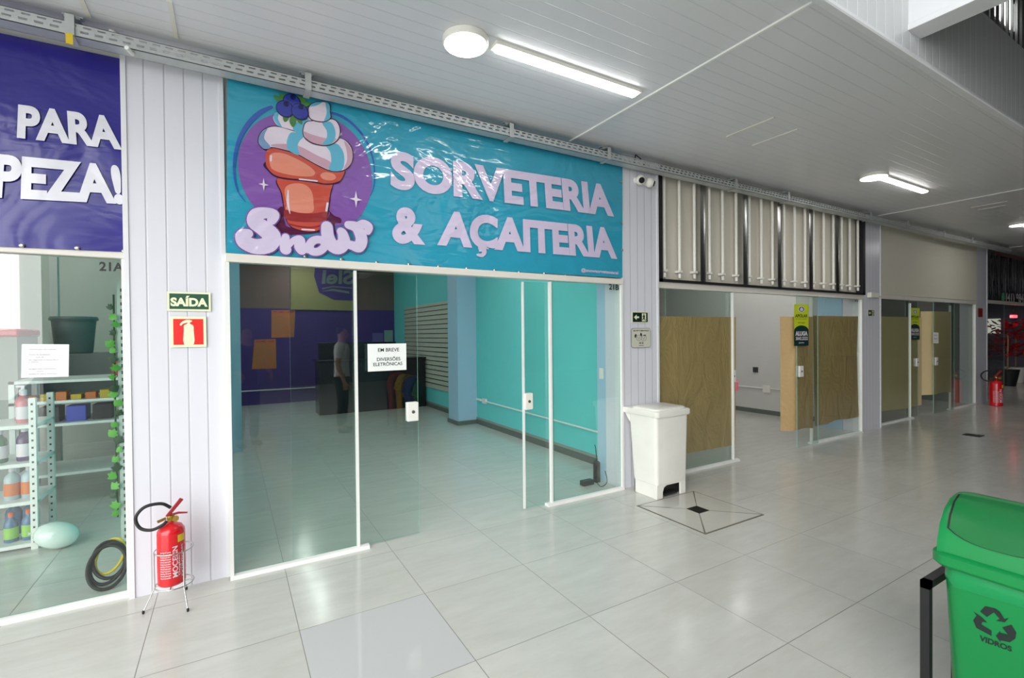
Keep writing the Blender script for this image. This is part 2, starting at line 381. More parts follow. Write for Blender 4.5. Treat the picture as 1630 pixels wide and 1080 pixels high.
wall('wall_shop', 3.95, 3.985, 3.93, 12, 0, 3.4, 'white_wall'); wall('wall_shop', 8.90, 9.20, 3.99, 12, 0, 3.4, 'white_wall'); wall('wall_back', 3.985, 8.9, 11.5, 11.6, 0, 3.4, 'white_wall')
wall('wall_return', 8.52, 8.90, 3.985, 4.35, 0, 3.4, 'blue_wall')
struct(MB().box(8.885, 8.90, 4.35, 11.5, 0, .085).build('baseboard_shop', 'skirting'))
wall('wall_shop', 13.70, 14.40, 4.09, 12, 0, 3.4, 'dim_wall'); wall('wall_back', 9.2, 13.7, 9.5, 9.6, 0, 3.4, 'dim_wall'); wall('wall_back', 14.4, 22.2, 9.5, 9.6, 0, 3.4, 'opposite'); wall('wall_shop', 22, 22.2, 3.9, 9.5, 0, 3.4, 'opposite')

# ---- glazed shop fronts
def pane(b, x0, x1, y, z0, z1, t=.01):
    b.box(x0, x1, y-t/2, y+t/2, z0, z1, 0)
def pane_obj(parent, x0, x1, y, z0, z1, m='glass_clear', name='pane', edges=True):
    b = MB(); t = .005
    P = [(x0,y-t,z0),(x1,y-t,z0),(x1,y+t,z0),(x0,y+t,z0),(x0,y-t,z1),(x1,y-t,z1),(x1,y+t,z1),(x0,y+t,z1)]
    b.add(P, [(0,1,5,4),(2,3,7,6)], 0); b.add(P, [(3,2,1,0),(4,5,6,7),(1,2,6,5),(3,0,4,7)], 1)
    return b.build(name, [m, 'glass_edge'], parent, flat=True)
def front(n, x0, x1, y, zh, panes, tracks, m='glass_clear', jambs=True, hm='cream_frame', hh=.07):
    w = thing('window_%d' % n, None, None, ((x0+x1)/2, y, 0), kind='structure')
    b = MB(); b.box(x0, x1, y-.03, y+.05, zh, zh+hh); b.build('window_frame', hm, w, bevel=.004)
    if jambs:
        for a in (x0, x1-.022): MB().box(a, a+.022, y-.02, y+.03, 0, zh).build('jamb', 'white_frame', w)
    for a, c in tracks: MB().prism([(y-.03, 0), (y+.035, 0), (y+.035, .022), (y+.01, .03), (y-.02, .022)], 'x', a, c).build('floor_track', 'white_frame', w)
    for a, c in panes: pane_obj(w, a, c, y+.012, .03, zh, m)
    return w
w1 = front(1, -3.4, -.545, 3.775, 2.085, [(-3.3, -.55)], [(-3.4, -.55)])
w2 = front(2, -.018, 3.455, 3.665, 2.09, [(.0, .80), (2.56, 3.43)], [(-.018, .885), (2.51, 3.455)], hh=.055)
w3 = front(3, 3.985, 8.52, 3.715, 2.085, [(4.01, 5.325), (7.10, 8.5)], [(3.985, 5.42), (7.06, 8.52)])
w4 = front(4, 9.20, 13.68, 3.83, 2.13, [(9.22, 10.56), (12.38, 13.66)], [(9.2, 10.66), (12.3, 13.68)], 'glass_dark')
w5 = front(5, 14.40, 21, 3.87, 2.18, [(14.42, 15.7)], [], 'glass_dark')
# pane-edge strips and numbers
for wv, xs, y in ((w2, (.808, 2.568), 3.66), (w3, (5.33, 7.10), 3.71), (w4, (10.57, 12.38), 3.825)):
    for x in xs: MB().box(x-.009, x+.009, y-.006, y+.03, .02, 2.08).build('edge_strip', 'white_frame', wv)
b = MB(); b.text('21A', quad(3.768, [(-0.674,2.008),(-0.557,2.011),(-0.557,2.061),(-0.673,2.061)]), .03); b.build('number', 'ink', w1, flat=True)
b = MB(); b.text('21B', quad(3.656, [(3.279,2.036),(3.409,2.035),(3.41,2.089),(3.28,2.093)]), .03); b.build('number', 'ink', w2, flat=True)
b = MB(); b.text('21C', quad(3.71, [(8.317,2.05),(8.414,2.052),(8.414,2.106),(8.317,2.103)]), .03); b.build('number', 'ink', w3, flat=True)

def lock(parent, x, y, z, s=.046, h=.15):
    b = MB(); b.box(x-s, x+s, y-.03, y-.006, z-h/2, z+h/2); b.box(x-s, x+s, y+.006, y+.026, z-h/2, z+h/2)
    o = b.build('door_handle', 'white_plastic', parent, bevel=.006)
    c = MB(); c.lathe([(.013, 0), (.013, .006), (.009, .008)], (x, y-.03, z), 14, 0, Matrix.Rotation(PI/2, 3, 'X')); c.build('lock_cylinder', 'galv_dark', o)
    return o
def sdoor(n, x0, x1, y, zh, m='glass_clear'):
    d = thing('door_%d' % n, None, None, ((x0+x1)/2, y, 0), kind='structure'); pane_obj(d, x0, x1, y, .012, zh, m); return d
d1 = sdoor(1, .365, 1.295, 3.705, 2.07); lock(d1, 1.245, 3.705, .99)
d2 = sdoor(2, 2.29, 2.62, 3.705, 2.07); lock(d2, 2.335, 3.705, .985, .042)
MB().box(2.283, 2.30, 3.695, 3.715, 0.01, 2.07).build('edge_strip', 'white_frame', d2)
d3 = sdoor(3, 4.2, 5.40, 3.76, 2.085); lock(d3, 5.37, 3.76, 1.05, .04)
d4 = sdoor(4, 6.63, 7.16, 3.665, 2.085); lock(d4, 6.70, 3.665, 1.05, .05)
d5 = sdoor(5, 10.5, 11.02, 3.88, 2.13, 'glass_dark'); lock(d5, 10.95, 3.88, 1.0, .05)
d6 = sdoor(6, 11.45, 12.43, 3.79, 2.13, 'glass_dark'); lock(d6, 11.53, 3.79, 1.0, .05)
b = MB(); b.box(5.405, 5.45, 3.725, 3.735, .86, .97); b.lathe([(.012, 0), (.012, .03)], (5.425, 3.72, .98), 10); tag(b.build('key_tag', mat('pink_tag', rgb(232, 120, 140), .4), bevel=.003), 'pink key tag hanging from the lock of the open kraft-papered door', 'key tag')

# kraft paper sheets taped behind the panes
def sheet(pts, y, label, m='kraft'):
    n = len(pts); b = MB(); b.prism(pts, 'y', y, y+.0015); return tag(b.build('kraft_paper', m, flat=True), label, 'paper', 'kraft paper sheets on the empty shops')
sheet([(4.085,1.777),(5.421,1.782),(5.396,0.19),(4.499,0.209),(4.07,0.211)], 3.735, 'large brown kraft paper sheet behind the glass left of the open doorway')
sheet([(7.183,1.816),(8.481,1.82),(8.439,1.271),(8.475,0.482),(8.513,0.242),(8.164,0.246),(7.794,0.264),(7.581,0.229),(7.223,0.23)], 3.74, 'kraft paper sheet with ragged lower edge behind the glass by the white junction box')
def curl(x0, x1, y, z0, z1, label, r=.05, m='kraft'):
    b = MB(); P = []; N = 14
    for i in range(N+1):
        t = i/N; x = x0+(x1-x0)*t; yy = y+.16*max(0, (.25-t)/.25)**2
        for z in (z0+.03*math.sin(3*t), z1): P.append((x, yy, z))
    b.add(P, [(2*i, 2*i+2, 2*i+3, 2*i+1) for i in range(N)], 0)
    return tag(b.build('kraft_paper', m), label, 'paper', 'kraft paper sheets on the empty shops')
curl(6.56, 7.08, 3.69, .22, 1.80, 'narrow kraft paper sheet curling off the sliding door with the lime sticker')
sheet([(9.366,1.833),(10.577,1.833),(10.573,0.187),(9.382,0.227)], 3.85, 'pale kraft paper sheet behind the fixed glass under the blank sign panel', 'kraft_pale')
sheet([(10.739,1.836),(11.22,1.829),(11.216,0.185),(10.735,0.179)], 3.89, 'pale kraft paper strip behind the small lime sticker', 'kraft_pale')
curl(11.38, 12.3, 3.80, .35, 1.95, 'kraft paper sheet curling away behind the far sliding door', m='kraft_pale')

# ================================================================ CEILING LAMPS
def disc_lamp(x, y, label):
    t = thing('ceiling_lamp', label, 'ceiling lamp', (x, y, 3.40), 'round ceiling lamps')
    MB().lathe([(.140, -.001), (.140, -.030), (.134, -.038), (.125, -.038)], (x, y, 3.40), 40).build('housing', 'white_plastic', t)
    MB().lathe([(.128, -.034), (.128, -.0395), (.10, -.042), (.0, -.043)], (x, y, 3.40), 40).build('diffuser', LAMP, t); return t
def tube_lamp(x0, x1, y, label):
    t = thing('tube_lamp', label, 'ceiling lamp', ((x0+x1)/2, y, 3.40), 'linear ceiling lamps')
    MB().prism([(y-.048, 3.40), (y+.048, 3.40), (y+.044, 3.378), (y-.044, 3.378)], 'x', x0, x1).build('housing', 'white_plastic', t, bevel=.003)
    MB().prism([(y-.040, 3.379), (y+.040, 3.379), (y+.032, 3.364), (y, 3.360), (y-.032, 3.364)], 'x', x0+.03, x1-.03).build('diffuser', LAMP, t); return t
L = disc_lamp(1.265, 2.675, 'round white ceiling lamp above the ice cream banner')
Tb = tube_lamp(1.43, 2.66, 2.63, 'long lit tube lamp above the ice cream banner')
dup(L, (6.45, 2.68, 3.40), 'round lit ceiling lamp in front of the dismantled light box'); dup(Tb, (7.15, 2.65, 3.40), 'lit tube lamp in front of the dismantled light box')
dup(L, (11.62, 2.68, 3.40), 'round lit ceiling lamp farthest down the arcade'); dup(Tb, (12.36, 2.65, 3.40), 'lit tube lamp farthest down the arcade')
def unseen_shop_lamp(x, y0, y1, label):  # all but the one behind the banner are added to brighten the interiors
    t = thing('tube_lamp', label, 'ceiling lamp', (x, (y0+y1)/2, 3.40), 'shop ceiling lamps')
    MB().prism([(x-.06, 3.40), (x+.06, 3.40), (x+.055, 3.372), (x-.055, 3.372)], 'y', y0, y1).build('housing', 'white_plastic', t)
    MB().prism([(x-.05, 3.374), (x+.05, 3.374), (x+.04, 3.35), (x-.04, 3.35)], 'y', y0+.03, y1-.03).build('diffuser', LAMP2, t)
unseen_shop_lamp(1.4, 5.2, 6.6, 'tube lamp on the ceiling of the ice cream shop, hidden by the banner'); unseen_shop_lamp(2.7, 4.6, 6.0, 'added unseen lamp on the ceiling near the turquoise wall of the ice cream shop'); unseen_shop_lamp(1.4, 11.0, 12.2, 'added unseen lamp on the ceiling beside the purple wall'); unseen_shop_lamp(-2.0, 7.6, 9.0, 'added unseen lamp on the ceiling over the dark round bin'); unseen_shop_lamp(1.4, 9.0, 10.2, 'added unseen lamp on the ceiling above the black shop counter'); unseen_shop_lamp(-2.0, 5.2, 6.6, 'added unseen lamp on the ceiling of the cleaning products shop'); unseen_shop_lamp(6.4, 4.8, 6.2, 'added unseen lamp on the ceiling of the papered empty shop'); unseen_shop_lamp(7.8, 4.8, 6.2, 'added unseen lamp on the ceiling near the outlet wall of the papered empty shop'); unseen_shop_lamp(17.2, 4.4, 5.8, 'added unseen lamp on the ceiling over the dark red plants'); unseen_shop_lamp(11.4, 4.8, 6.2, 'added unseen lamp on the ceiling of the shop under the blank panel')
# pale strips in the ceiling cladding
def strip(pts, label):
    a, c = Vector(pts[0]), Vector(pts[1]); x = (a.x+c.x)/2
    return tag(MB().box(x-.012, x+.012, min(a.y, c.y), max(a.y, c.y), 3.394, 3.40).build('ceiling_strip', 'cream_frame'), label, 'ceiling strip', 'pale strips on the ceiling cladding')
strip([(3.998,2.819),(3.952,2.375)], 'pale ceiling strip above the dismantled light box, nearer the long lit tube lamp')
strip([(4.37,2.832),(4.404,2.406)], 'pale ceiling strip above the dismantled light box, nearer the second round lamp')
strip([(-0.644,3.523),(-0.664,3.323)], 'pale ceiling strip over the navy banner, left of its pair')
strip([(-0.243,3.513),(-0.262,3.149)], 'pale ceiling strip over the grooved pillar beside the navy banner')
strip([(9.432,2.688),(9.502,2.308)], 'pale ceiling strip near the farthest round lamp, over the blank sign panel')
strip([(9.725,2.693),(9.765,2.391)], 'pale ceiling strip nearest the farthest round lamp')

# ================================================================ CABLE TRAY
tray = thing('cable_tray', 'long galvanised perforated cable tray hung from brackets under the ceiling', 'cable tray', (5, 3.56, 3.26))
b = MB(); x0, x1 = -4.0, 14.6
z0, z1 = 3.262, 3.334; pitch = .062
b.box(x0, x1, 3.50, 3.504, z0, z0+.022); b.box(x0, x1, 3.50, 3.504, z0+.034, z0+.050); b.box(x0, x1, 3.50, 3.504, z0+.060, z1)
xx = x0
while xx < x1:
    b.box(xx, xx+.026, 3.5005, 3.5035, z0+.020, z0+.036); b.box(xx+.012, xx+.038, 3.5005, 3.5035, z0+.048, z0+.062); xx += pitch
b.box(x0, x1, 3.50, 3.60, z0, z0+.003); b.box(x0, x1, 3.597, 3.60, z0, z1); b.box(x0, x1, 3.50, 3.512, z1-.003, z1)
b.build('channel', 'galvanised', tray, flat=True)
for x in (-.73, .48, 2.07, 3.15, 5.09, 6.16, 8.32, 9.58, 11.03, 12.36):
    b = MB(); b.box(x-.02, x+.02, 3.49, 3.494, 3.255, 3.375); b.box(x-.02, x+.02, 3.49, 3.61, 3.372, 3.376); b.box(x-.035, x+.035, 3.54, 3.60, 3.376, 3.384); b.box(x-.012, x+.012, 3.56, 3.585, 3.376, 3.40); b.box(x-.045, x+.045, 3.555, 3.592, 3.394, 3.40); b.box(x-.02, x+.02, 3.49, 3.61, 3.253, 3.257)
    b.build('bracket', 'galvanised', tray, flat=True)
b = MB(); b.box(-.745, -.715, 3.484, 3.489, 3.205, 3.262); o = b.build('yellow_tape', 'yellow', tray); o['label'] = 'yellow tape on the tray'
b = MB(); b.tube([(-.575, 3.62, 3.40), (-.53, 3.60, 3.36), (-.47, 3.56, 3.27), (-.46, 3.50, 3.235), (-.48, 3.45, 3.24)], .012, 10); tag(b.build('conduit_pipe', 'white_frame'), 'short white bent pipe between the ceiling and the cable tray', 'pipe')

# ================================================================ BANNERS
def eyelets(parent, pts, y):
    for x, z in pts:
        b = MB(); b.lathe([(.012, 0), (.012, .006), (.006, .010), (.002, .010)], (x, y, z), 10, 0, Matrix.Rotation(PI/2, 3, 'X')); b.build('eyelet', 'steel', parent)
def banner(label, y, c, m):
    t = thing('banner', label, 'banner', ((c[0][0]+c[1][0])/2, y, c[0][1]))
    b = MB(); q = quad(y, c); N, K = 40, 14; P = []
    for j in range(K+1):
        for i in range(N+1):
            s, u = i/N, j/K; p = q(s, u)
            P.append((p[0], p[1]+.0035*(1+math.sin(9*s+3*u))*math.sin(PI*u), p[2]))
    n1 = len(P); P += [(p[0], y+.02, p[2]) for p in P[:n1]]
    F = []
    for j in range(K):
        for i in range(N):
            a = j*(N+1)+i; F.append((a, a+1, a+N+2, a+N+1))
    for i in range(N): F.append((n1+i, n1+i+1, i+1, i)); a = K*(N+1)+i; F.append((a, a+1, n1+a+1, n1+a))
    for j in range(K): a = j*(N+1); F.append((a, a+N+1, n1+a+N+1, n1+a)); a += N; F.append((n1+a, n1+a+N+1, a+N+1, a))
    b.add(P, F); b.build('sheet', m, t); return t
# navy banner on the left shop
ban_a = banner('navy blue vinyl banner with white capitals over the cleaning products shop', 3.735, [(-3.4, 2.06), (-.535, 2.125), (-.505, 3.30), (-3.4, 3.27)], 'ban_navy')
ya = 3.7274
b = MB(); b.text('PARA', quad(ya, [(-1.011,2.737),(-0.55,2.755),(-0.571,2.937),(-1.003,2.914)]), .045)
b.text('LIMPEZA!', quad(ya, [(-1.001,2.4),(-0.542,2.428),(-0.563,2.644),(-0.992,2.626)]), .045, 0, 'EZA!'); b.build('lettering', 'ban_white', ban_a, flat=True)
eyelets(ban_a, [(-0.52,3.112),(-0.524,2.855),(-0.532,2.533),(-0.537,2.34),(-1,2.125),(-0.764,2.13),(-0.547,2.129)], 3.728)
# ice cream banner
ban_b = banner('turquoise vinyl banner with an ice cream cup logo and lilac capitals', 3.655, [(-0.012,2.131),(3.461,2.161),(3.474,3.391),(0.012,3.345)], 'ban_blue')
yb = 3.6474
b = MB(); b.text('SORVETERIA', quad(yb, [(1.076,2.744),(3.344,2.788),(3.306,3.072),(1.084,3.013)]), .05)
b.text('&', quad(yb, [(1.085,2.327),(1.353,2.333),(1.351,2.6),(1.093,2.597)]), .05)
b.text('AÇAITERIA', quad(yb, [(1.454,2.34),(3.382,2.365),(3.343,2.649),(1.479,2.606)]), .05)
b.prism(smooth([(1.833,2.365),(1.887,2.363),(1.863,2.337),(1.894,2.322),(1.897,2.289),(1.862,2.256),(1.812,2.261),(1.806,2.279),(1.849,2.285),(1.853,2.31),(1.82,2.319)], 3), 'y', yb-.0015, yb-.001)
b.text('@snowsorveteseacai', quad(yb, [(2.922,2.194),(3.397,2.192),(3.398,2.224),(2.923,2.224)]), .03); b.build('lettering', 'ban_lilac', ban_b, flat=True)
eyelets(ban_b, [(0.207,2.159),(0.466,2.161),(0.712,2.156),(0.967,2.151),(1.217,2.152),(1.462,2.148),(1.713,2.148),(1.975,2.148),(2.222,2.145),(2.492,2.149),(2.734,2.144),(3.441,3.13),(3.445,2.717),(3.451,2.444)], 3.648)
LM = ['a_purple', 'a_ring', 'a_teal', 'a_red', 'a_dred', 'a_peach', 'a_pink', 'a_white', 'a_blueberry', 'a_berrydark', 'a_leaf', 'a_line', 'a_plum', 'ban_blue', 'ban_lilac', 'a_bluegrey']
lg = MB(); lay = [3.6545]
def art(pts, m, sm=6):
    lay[0] -= .00025; p = smooth(pts, sm) if sm else pts
    lg.poly([(x, lay[0], z) for x, z in p], LM.index(m))
def stroke(pts, w, m, n=6, dz=.00025):
    p = smooth(pts, n, closed=False) if len(pts) > 2 else pts
    ws = w if isinstance(w, (list, tuple)) else [w]*len(pts); L_ = len(p)
    for i in range(L_):
        f = i/(L_-1)*(len(ws)-1); k = min(int(f), len(ws)-2); r = (ws[k]*(1-(f-k))+ws[k+1]*(f-k))/2
        lay[0] -= 1.2e-5; x, z = p[i]; lg.poly([(x+r*math.cos(2*PI*j/14), lay[0], z+r*math.sin(2*PI*j/14)) for j in range(14)], LM.index(m))
        if i:
            x0, z0, r0 = prev; d = Vector((x-x0, z-z0))
            if d.length > 1e-6:
                d.normalize(); nx, nz = -d.y, d.x; lay[0] -= 1.2e-5
                lg.poly([(x0+nx*r0, lay[0], z0+nz*r0), (x0-nx*r0, lay[0], z0-nz*r0), (x-nx*r, lay[0], z-nz*r), (x+nx*r, lay[0], z+nz*r)], LM.index(m))
        prev = (x, z, r)
def blob(c, r, m, ry=None):
    art([(c[0]+r*math.cos(2*PI*j/20), c[1]+(ry or r)*math.sin(2*PI*j/20)) for j in range(20)], m, 2)
# purple disc and rings
art([(0.064,2.772),(0.092,2.894),(0.151,3.004),(0.232,3.084),(0.347,3.141),(0.552,3.187),(0.709,3.155),(0.827,3.071),(0.907,2.948),(0.939,2.808),(0.931,2.674),(0.881,2.542),(0.799,2.443),(0.541,2.349),(0.302,2.351),(0.179,2.444),(0.114,2.529),(0.073,2.645)], 'a_purple')
stroke([(0.267,3.161),(0.199,3.108),(0.132,3.025),(0.077,2.915),(0.046,2.787),(0.041,2.665),(0.061,2.558),(0.103,2.496)], [.02,.03,.028,.022,.016,.012,.008,.004], 'a_ring')
stroke([(0.652,3.209),(0.736,3.194),(0.828,3.139),(0.901,3.051),(0.948,2.927),(0.96,2.797),(0.948,2.704),(0.923,2.645)], [.018,.022,.018,.014,.012,.010,.007,.004], 'a_ring')
# lower puddle and cup
art([(0.286,2.452),(0.327,2.489),(0.337,2.394),(0.372,2.353),(0.541,2.364),(0.63,2.467),(0.624,2.506),(0.662,2.47),(0.707,2.455),(0.71,2.422),(0.667,2.41),(0.673,2.337),(0.659,2.296),(0.64,2.307),(0.603,2.344),(0.479,2.318),(0.29,2.3),(0.268,2.349)], 'a_plum')
art([(0.295,2.681),(0.317,2.577),(0.338,2.433),(0.355,2.383),(0.395,2.343),(0.503,2.331),(0.591,2.369),(0.623,2.466),(0.645,2.622),(0.659,2.745),(0.485,2.776)], 'a_line', 5)
art([(0.301,2.689),(0.325,2.578),(0.346,2.434),(0.36,2.384),(0.401,2.35),(0.503,2.337),(0.584,2.375),(0.614,2.465),(0.637,2.621),(0.654,2.744),(0.485,2.776)], 'a_red', 5)
art([(0.34,2.599),(0.358,2.64),(0.411,2.664),(0.471,2.663),(0.513,2.624),(0.525,2.546),(0.511,2.472),(0.362,2.464),(0.351,2.517)], 'a_peach')
art([(0.338,2.471),(0.421,2.462),(0.517,2.467),(0.611,2.488),(0.604,2.424),(0.517,2.406),(0.42,2.398),(0.346,2.408)], 'a_dred', 3)
stroke([(0.36,2.377),(0.431,2.366),(0.516,2.368),(0.591,2.396)], .012, 'a_dred'); stroke([(0.449,2.347),(0.528,2.351)], .010, 'a_white')
stroke([(0.363,2.609),(0.36,2.551),(0.362,2.506),(0.372,2.449)], [.006,.016,.014,.004], 'a_white'); stroke([(0.62,2.552),(0.611,2.498)], .014, 'a_white')
# rim of the cup
art([(0.22,2.775),(0.239,2.721),(0.306,2.682),(0.484,2.686),(0.607,2.682),(0.691,2.704),(0.73,2.747),(0.734,2.822),(0.548,2.877),(0.367,2.883)], 'a_line')
art([(0.235,2.859),(0.226,2.788),(0.242,2.734),(0.307,2.694),(0.484,2.696),(0.608,2.692),(0.684,2.713),(0.724,2.753),(0.731,2.822),(0.597,2.833),(0.462,2.868),(0.367,2.886),(0.292,2.885)], 'a_red')
art([(0.251,2.83),(0.251,2.774),(0.273,2.733),(0.365,2.716),(0.472,2.72),(0.527,2.736),(0.534,2.769),(0.473,2.812),(0.367,2.851),(0.297,2.855)], 'a_peach')
art([(0.574,2.749),(0.609,2.772),(0.666,2.767),(0.678,2.739),(0.64,2.717),(0.589,2.722)], 'a_peach'); stroke([(0.436,2.696),(0.551,2.7)], .010, 'a_white'); stroke([(0.26,2.826),(0.258,2.794)], .012, 'a_white')
# whipped swirl, three tiers
art([(0.18,2.911),(0.192,2.963),(0.237,3.016),(0.311,3.038),(0.464,3.018),(0.612,3.021),(0.727,3.037),(0.792,2.989),(0.805,2.909),(0.777,2.836),(0.718,2.793),(0.64,2.783),(0.547,2.811),(0.426,2.862),(0.344,2.876),(0.263,2.88),(0.224,2.857),(0.191,2.882)], 'a_line')
art([(0.185,2.912),(0.197,2.961),(0.24,3.01),(0.311,3.032),(0.464,3.015),(0.612,3.015),(0.724,3.033),(0.786,2.984),(0.798,2.908),(0.771,2.842),(0.714,2.8),(0.64,2.791),(0.547,2.819),(0.426,2.87),(0.344,2.884),(0.264,2.887),(0.224,2.866),(0.196,2.883)], 'a_white')
art([(0.185,2.912),(0.197,2.961),(0.243,3.014),(0.225,2.97),(0.222,2.932),(0.258,2.885),(0.224,2.866),(0.196,2.883)], 'a_bluegrey')
art([(0.258,2.895),(0.31,2.917),(0.427,2.927),(0.548,2.884),(0.648,2.848),(0.647,2.795),(0.547,2.821),(0.426,2.871),(0.344,2.885)], 'a_pink')
art([(0.392,3.013),(0.362,2.959),(0.359,2.907),(0.373,2.881),(0.435,2.863),(0.427,2.92),(0.439,2.961),(0.473,3.01)], 'a_teal')
art([(0.617,2.963),(0.642,2.921),(0.648,2.855),(0.634,2.792),(0.714,2.8),(0.738,2.857),(0.733,2.937),(0.688,2.989)], 'a_teal')
art([(0.74,3.02),(0.786,2.974),(0.798,2.908),(0.771,2.842),(0.734,2.816),(0.758,2.881),(0.756,2.955)], 'a_pink')
art([(0.278,3.1),(0.324,3.136),(0.49,3.14),(0.526,3.122),(0.476,3.02),(0.393,3.029),(0.311,3.038),(0.283,3.064)], 'a_white')
art([(0.278,3.1),(0.313,3.133),(0.306,3.087),(0.329,3.035),(0.294,3.053)], 'a_teal'); art([(0.423,3.087),(0.502,3.13),(0.477,3.073),(0.461,3.011),(0.399,3.03)], 'a_teal')
art([(0.462,3.056),(0.483,3.106),(0.551,3.131),(0.665,3.165),(0.709,3.128),(0.715,3.062),(0.688,3.003),(0.624,2.96),(0.536,2.954),(0.482,2.976),(0.461,3.011)], 'a_line')
art([(0.468,3.058),(0.489,3.103),(0.551,3.124),(0.661,3.158),(0.703,3.123),(0.707,3.06),(0.682,3.008),(0.624,2.969),(0.543,2.963),(0.488,2.984),(0.467,3.012)], 'a_white')
art([(0.467,3.032),(0.519,3.022),(0.612,3.015),(0.688,3.023),(0.624,2.969),(0.543,2.963),(0.488,2.984)], 'a_pink'); art([(0.591,3.12),(0.619,3.069),(0.618,3.016),(0.589,2.967),(0.649,2.981),(0.679,3.041),(0.673,3.1),(0.645,3.138)], 'a_teal')
art([(0.497,3.201),(0.528,3.247),(0.59,3.271),(0.644,3.267),(0.649,3.209),(0.652,3.163),(0.601,3.125),(0.538,3.118),(0.502,3.137)], 'a_line')
art([(0.503,3.202),(0.534,3.245),(0.59,3.267),(0.637,3.263),(0.643,3.207),(0.644,3.164),(0.601,3.132),(0.542,3.126),(0.508,3.141)], 'a_white')
art([(0.615,3.267),(0.637,3.263),(0.643,3.207),(0.644,3.164),(0.604,3.136),(0.621,3.196)], 'a_teal'); art([(0.509,3.216),(0.534,3.245),(0.593,3.268),(0.552,3.232)], 'a_teal')
# berries and leaves
for p in ([(0.28,3.239),(0.314,3.238),(0.337,3.212),(0.302,3.204)], [(0.314,3.257),(0.355,3.261),(0.366,3.228),(0.331,3.223)], [(0.431,3.27),(0.479,3.262),(0.485,3.23),(0.437,3.226)], [(0.461,3.231),(0.516,3.247),(0.503,3.222),(0.473,3.205)],
          [(0.338,3.114),(0.376,3.116),(0.358,3.08),(0.341,3.076)], [(0.394,3.126),(0.423,3.106),(0.399,3.047),(0.376,3.083)], [(0.423,3.113),(0.453,3.116),(0.456,3.078),(0.432,3.089)]): art(p, 'a_leaf', 4)
for c in [(0.395,3.219),(0.351,3.161),(0.445,3.163)]:
    blob(c, .058, 'a_berrydark'); blob((c[0]-.002, c[1]+.002), .051, 'a_blueberry'); blob((c[0]+.006, c[1]+.035), .017, 'a_berrydark')
# sparkles
for c, r in zip([(0.212,2.623),(0.817,2.604)], (.042, .062)):
    art([(c[0]+(r if j % 2 == 0 else r*.22)*math.sin(PI*j/4)*(.75 if j in (2, 6) else 1), c[1]+(r if j % 2 == 0 else r*.22)*math.cos(PI*j/4)) for j in range(8)], 'a_white', 0)
# brush lettering of the logo, drawn once as an edge and once as a face
for dw, m in ((.016, 'a_purple'), (0, 'ban_lilac')):
    stroke([(0.257,2.385),(0.269,2.425),(0.223,2.432),(0.168,2.413),(0.156,2.362),(0.205,2.329),(0.255,2.278),(0.232,2.219),(0.159,2.2),(0.094,2.226),(0.084,2.268),(0.116,2.283)], [.72*x+dw for x in (.08,.10,.10,.12,.13,.15,.16,.15,.14,.13,.11,.08)], m)
    stroke([(0.341,2.279),(0.335,2.228),(0.34,2.196)], [.72*x+dw for x in (.07,.09,.10)], m); stroke([(0.358,2.217),(0.388,2.258),(0.43,2.268),(0.429,2.223),(0.441,2.198)], [.72*x+dw for x in (.04,.06,.09,.10,.09)], m)
    stroke([(0.477,2.207),(0.515,2.269),(0.571,2.281),(0.595,2.243),(0.557,2.2),(0.508,2.196),(0.49,2.234)], .055+dw, m)
    stroke([(0.61,2.378),(0.615,2.312),(0.64,2.254),(0.684,2.237),(0.724,2.274),(0.718,2.335),(0.705,2.354)], [.72*x+dw for x in (.11,.12,.13,.14,.13,.10,.08)], m)
    stroke([(0.73,2.275),(0.783,2.259),(0.83,2.256),(0.851,2.313),(0.818,2.392),(0.758,2.407)], [.72*x+dw for x in (.08,.09,.12,.12,.11,.08)], m)
    stroke([(0.818,2.399),(0.866,2.425),(0.903,2.408),(0.896,2.373)], [.72*x+dw for x in (.08,.09,.09,.07)], m)
lg.build('printed_logo', LM, ban_b, flat=True)

# dismantled light box over the next shop
lb = thing('light_box', 'open black-framed light box with bare white tubes over the papered shop', 'light box', (6.25, 3.69, 2.14))
fp = [(3.996,2.141),(8.467,2.174),(8.532,3.325),(4.007,3.396)]
b = MB(); FX0, FX1 = 4.0, 8.52; zb, zt = 2.150, 3.398
b.box(FX0, FX1, 3.655, 3.77, zb, zb+.03); b.box(FX0, FX1, 3.655, 3.77, zt-.03, zt); b.box(FX0, FX0+.045, 3.655, 3.77, zb, zt); b.box(FX1-.07, FX1, 3.655, 3.77, zb, zt); b.build('frame', 'black', lb)
MB().box(FX0+.05, FX1-.05, 3.755, 3.77, zb+.02, zt-.02).build('back_panel', 'cream_panel', lb)
for x, z in [(4.122,2.214),(4.364,2.217),(4.615,2.224),(4.879,2.23),(5.121,2.23),(5.381,2.229),(5.646,2.231),(5.896,2.222),(6.138,2.218),(6.405,2.219),(6.656,2.216),(6.909,2.216),(7.125,2.22),(7.397,2.224),(7.662,2.225),(7.899,2.225),(8.14,2.224),(8.384,2.224)]:
    b = MB(); b.tube([(x, 3.70, z+.07), (x, 3.70, 3.30)], .017, 10, 0); t_ = b.build('tube', 'tube_white', lb)
    b = MB(); b.lathe([(.016, 0), (.016, .05)], (x, 3.70, z-.01), 10); b.box(x-.028, x+.028, 3.68, 3.745, z+.05, z+.075); b.build('socket', 'white_plastic', t_)
for x, z in [(4.742,2.208),(5.54,2.206),(6.274,2.207),(7.029,2.216),(7.745,2.221)]:
    b = MB(); b.prism([(x-.05, 3.68), (x-.02, 3.67), (x+.02, 3.67), (x+.05, 3.68), (x+.05, 3.755), (x-.05, 3.755)], 'z', zb+.025, zt-.03); b.build('steel_stud', 'steel', lb)
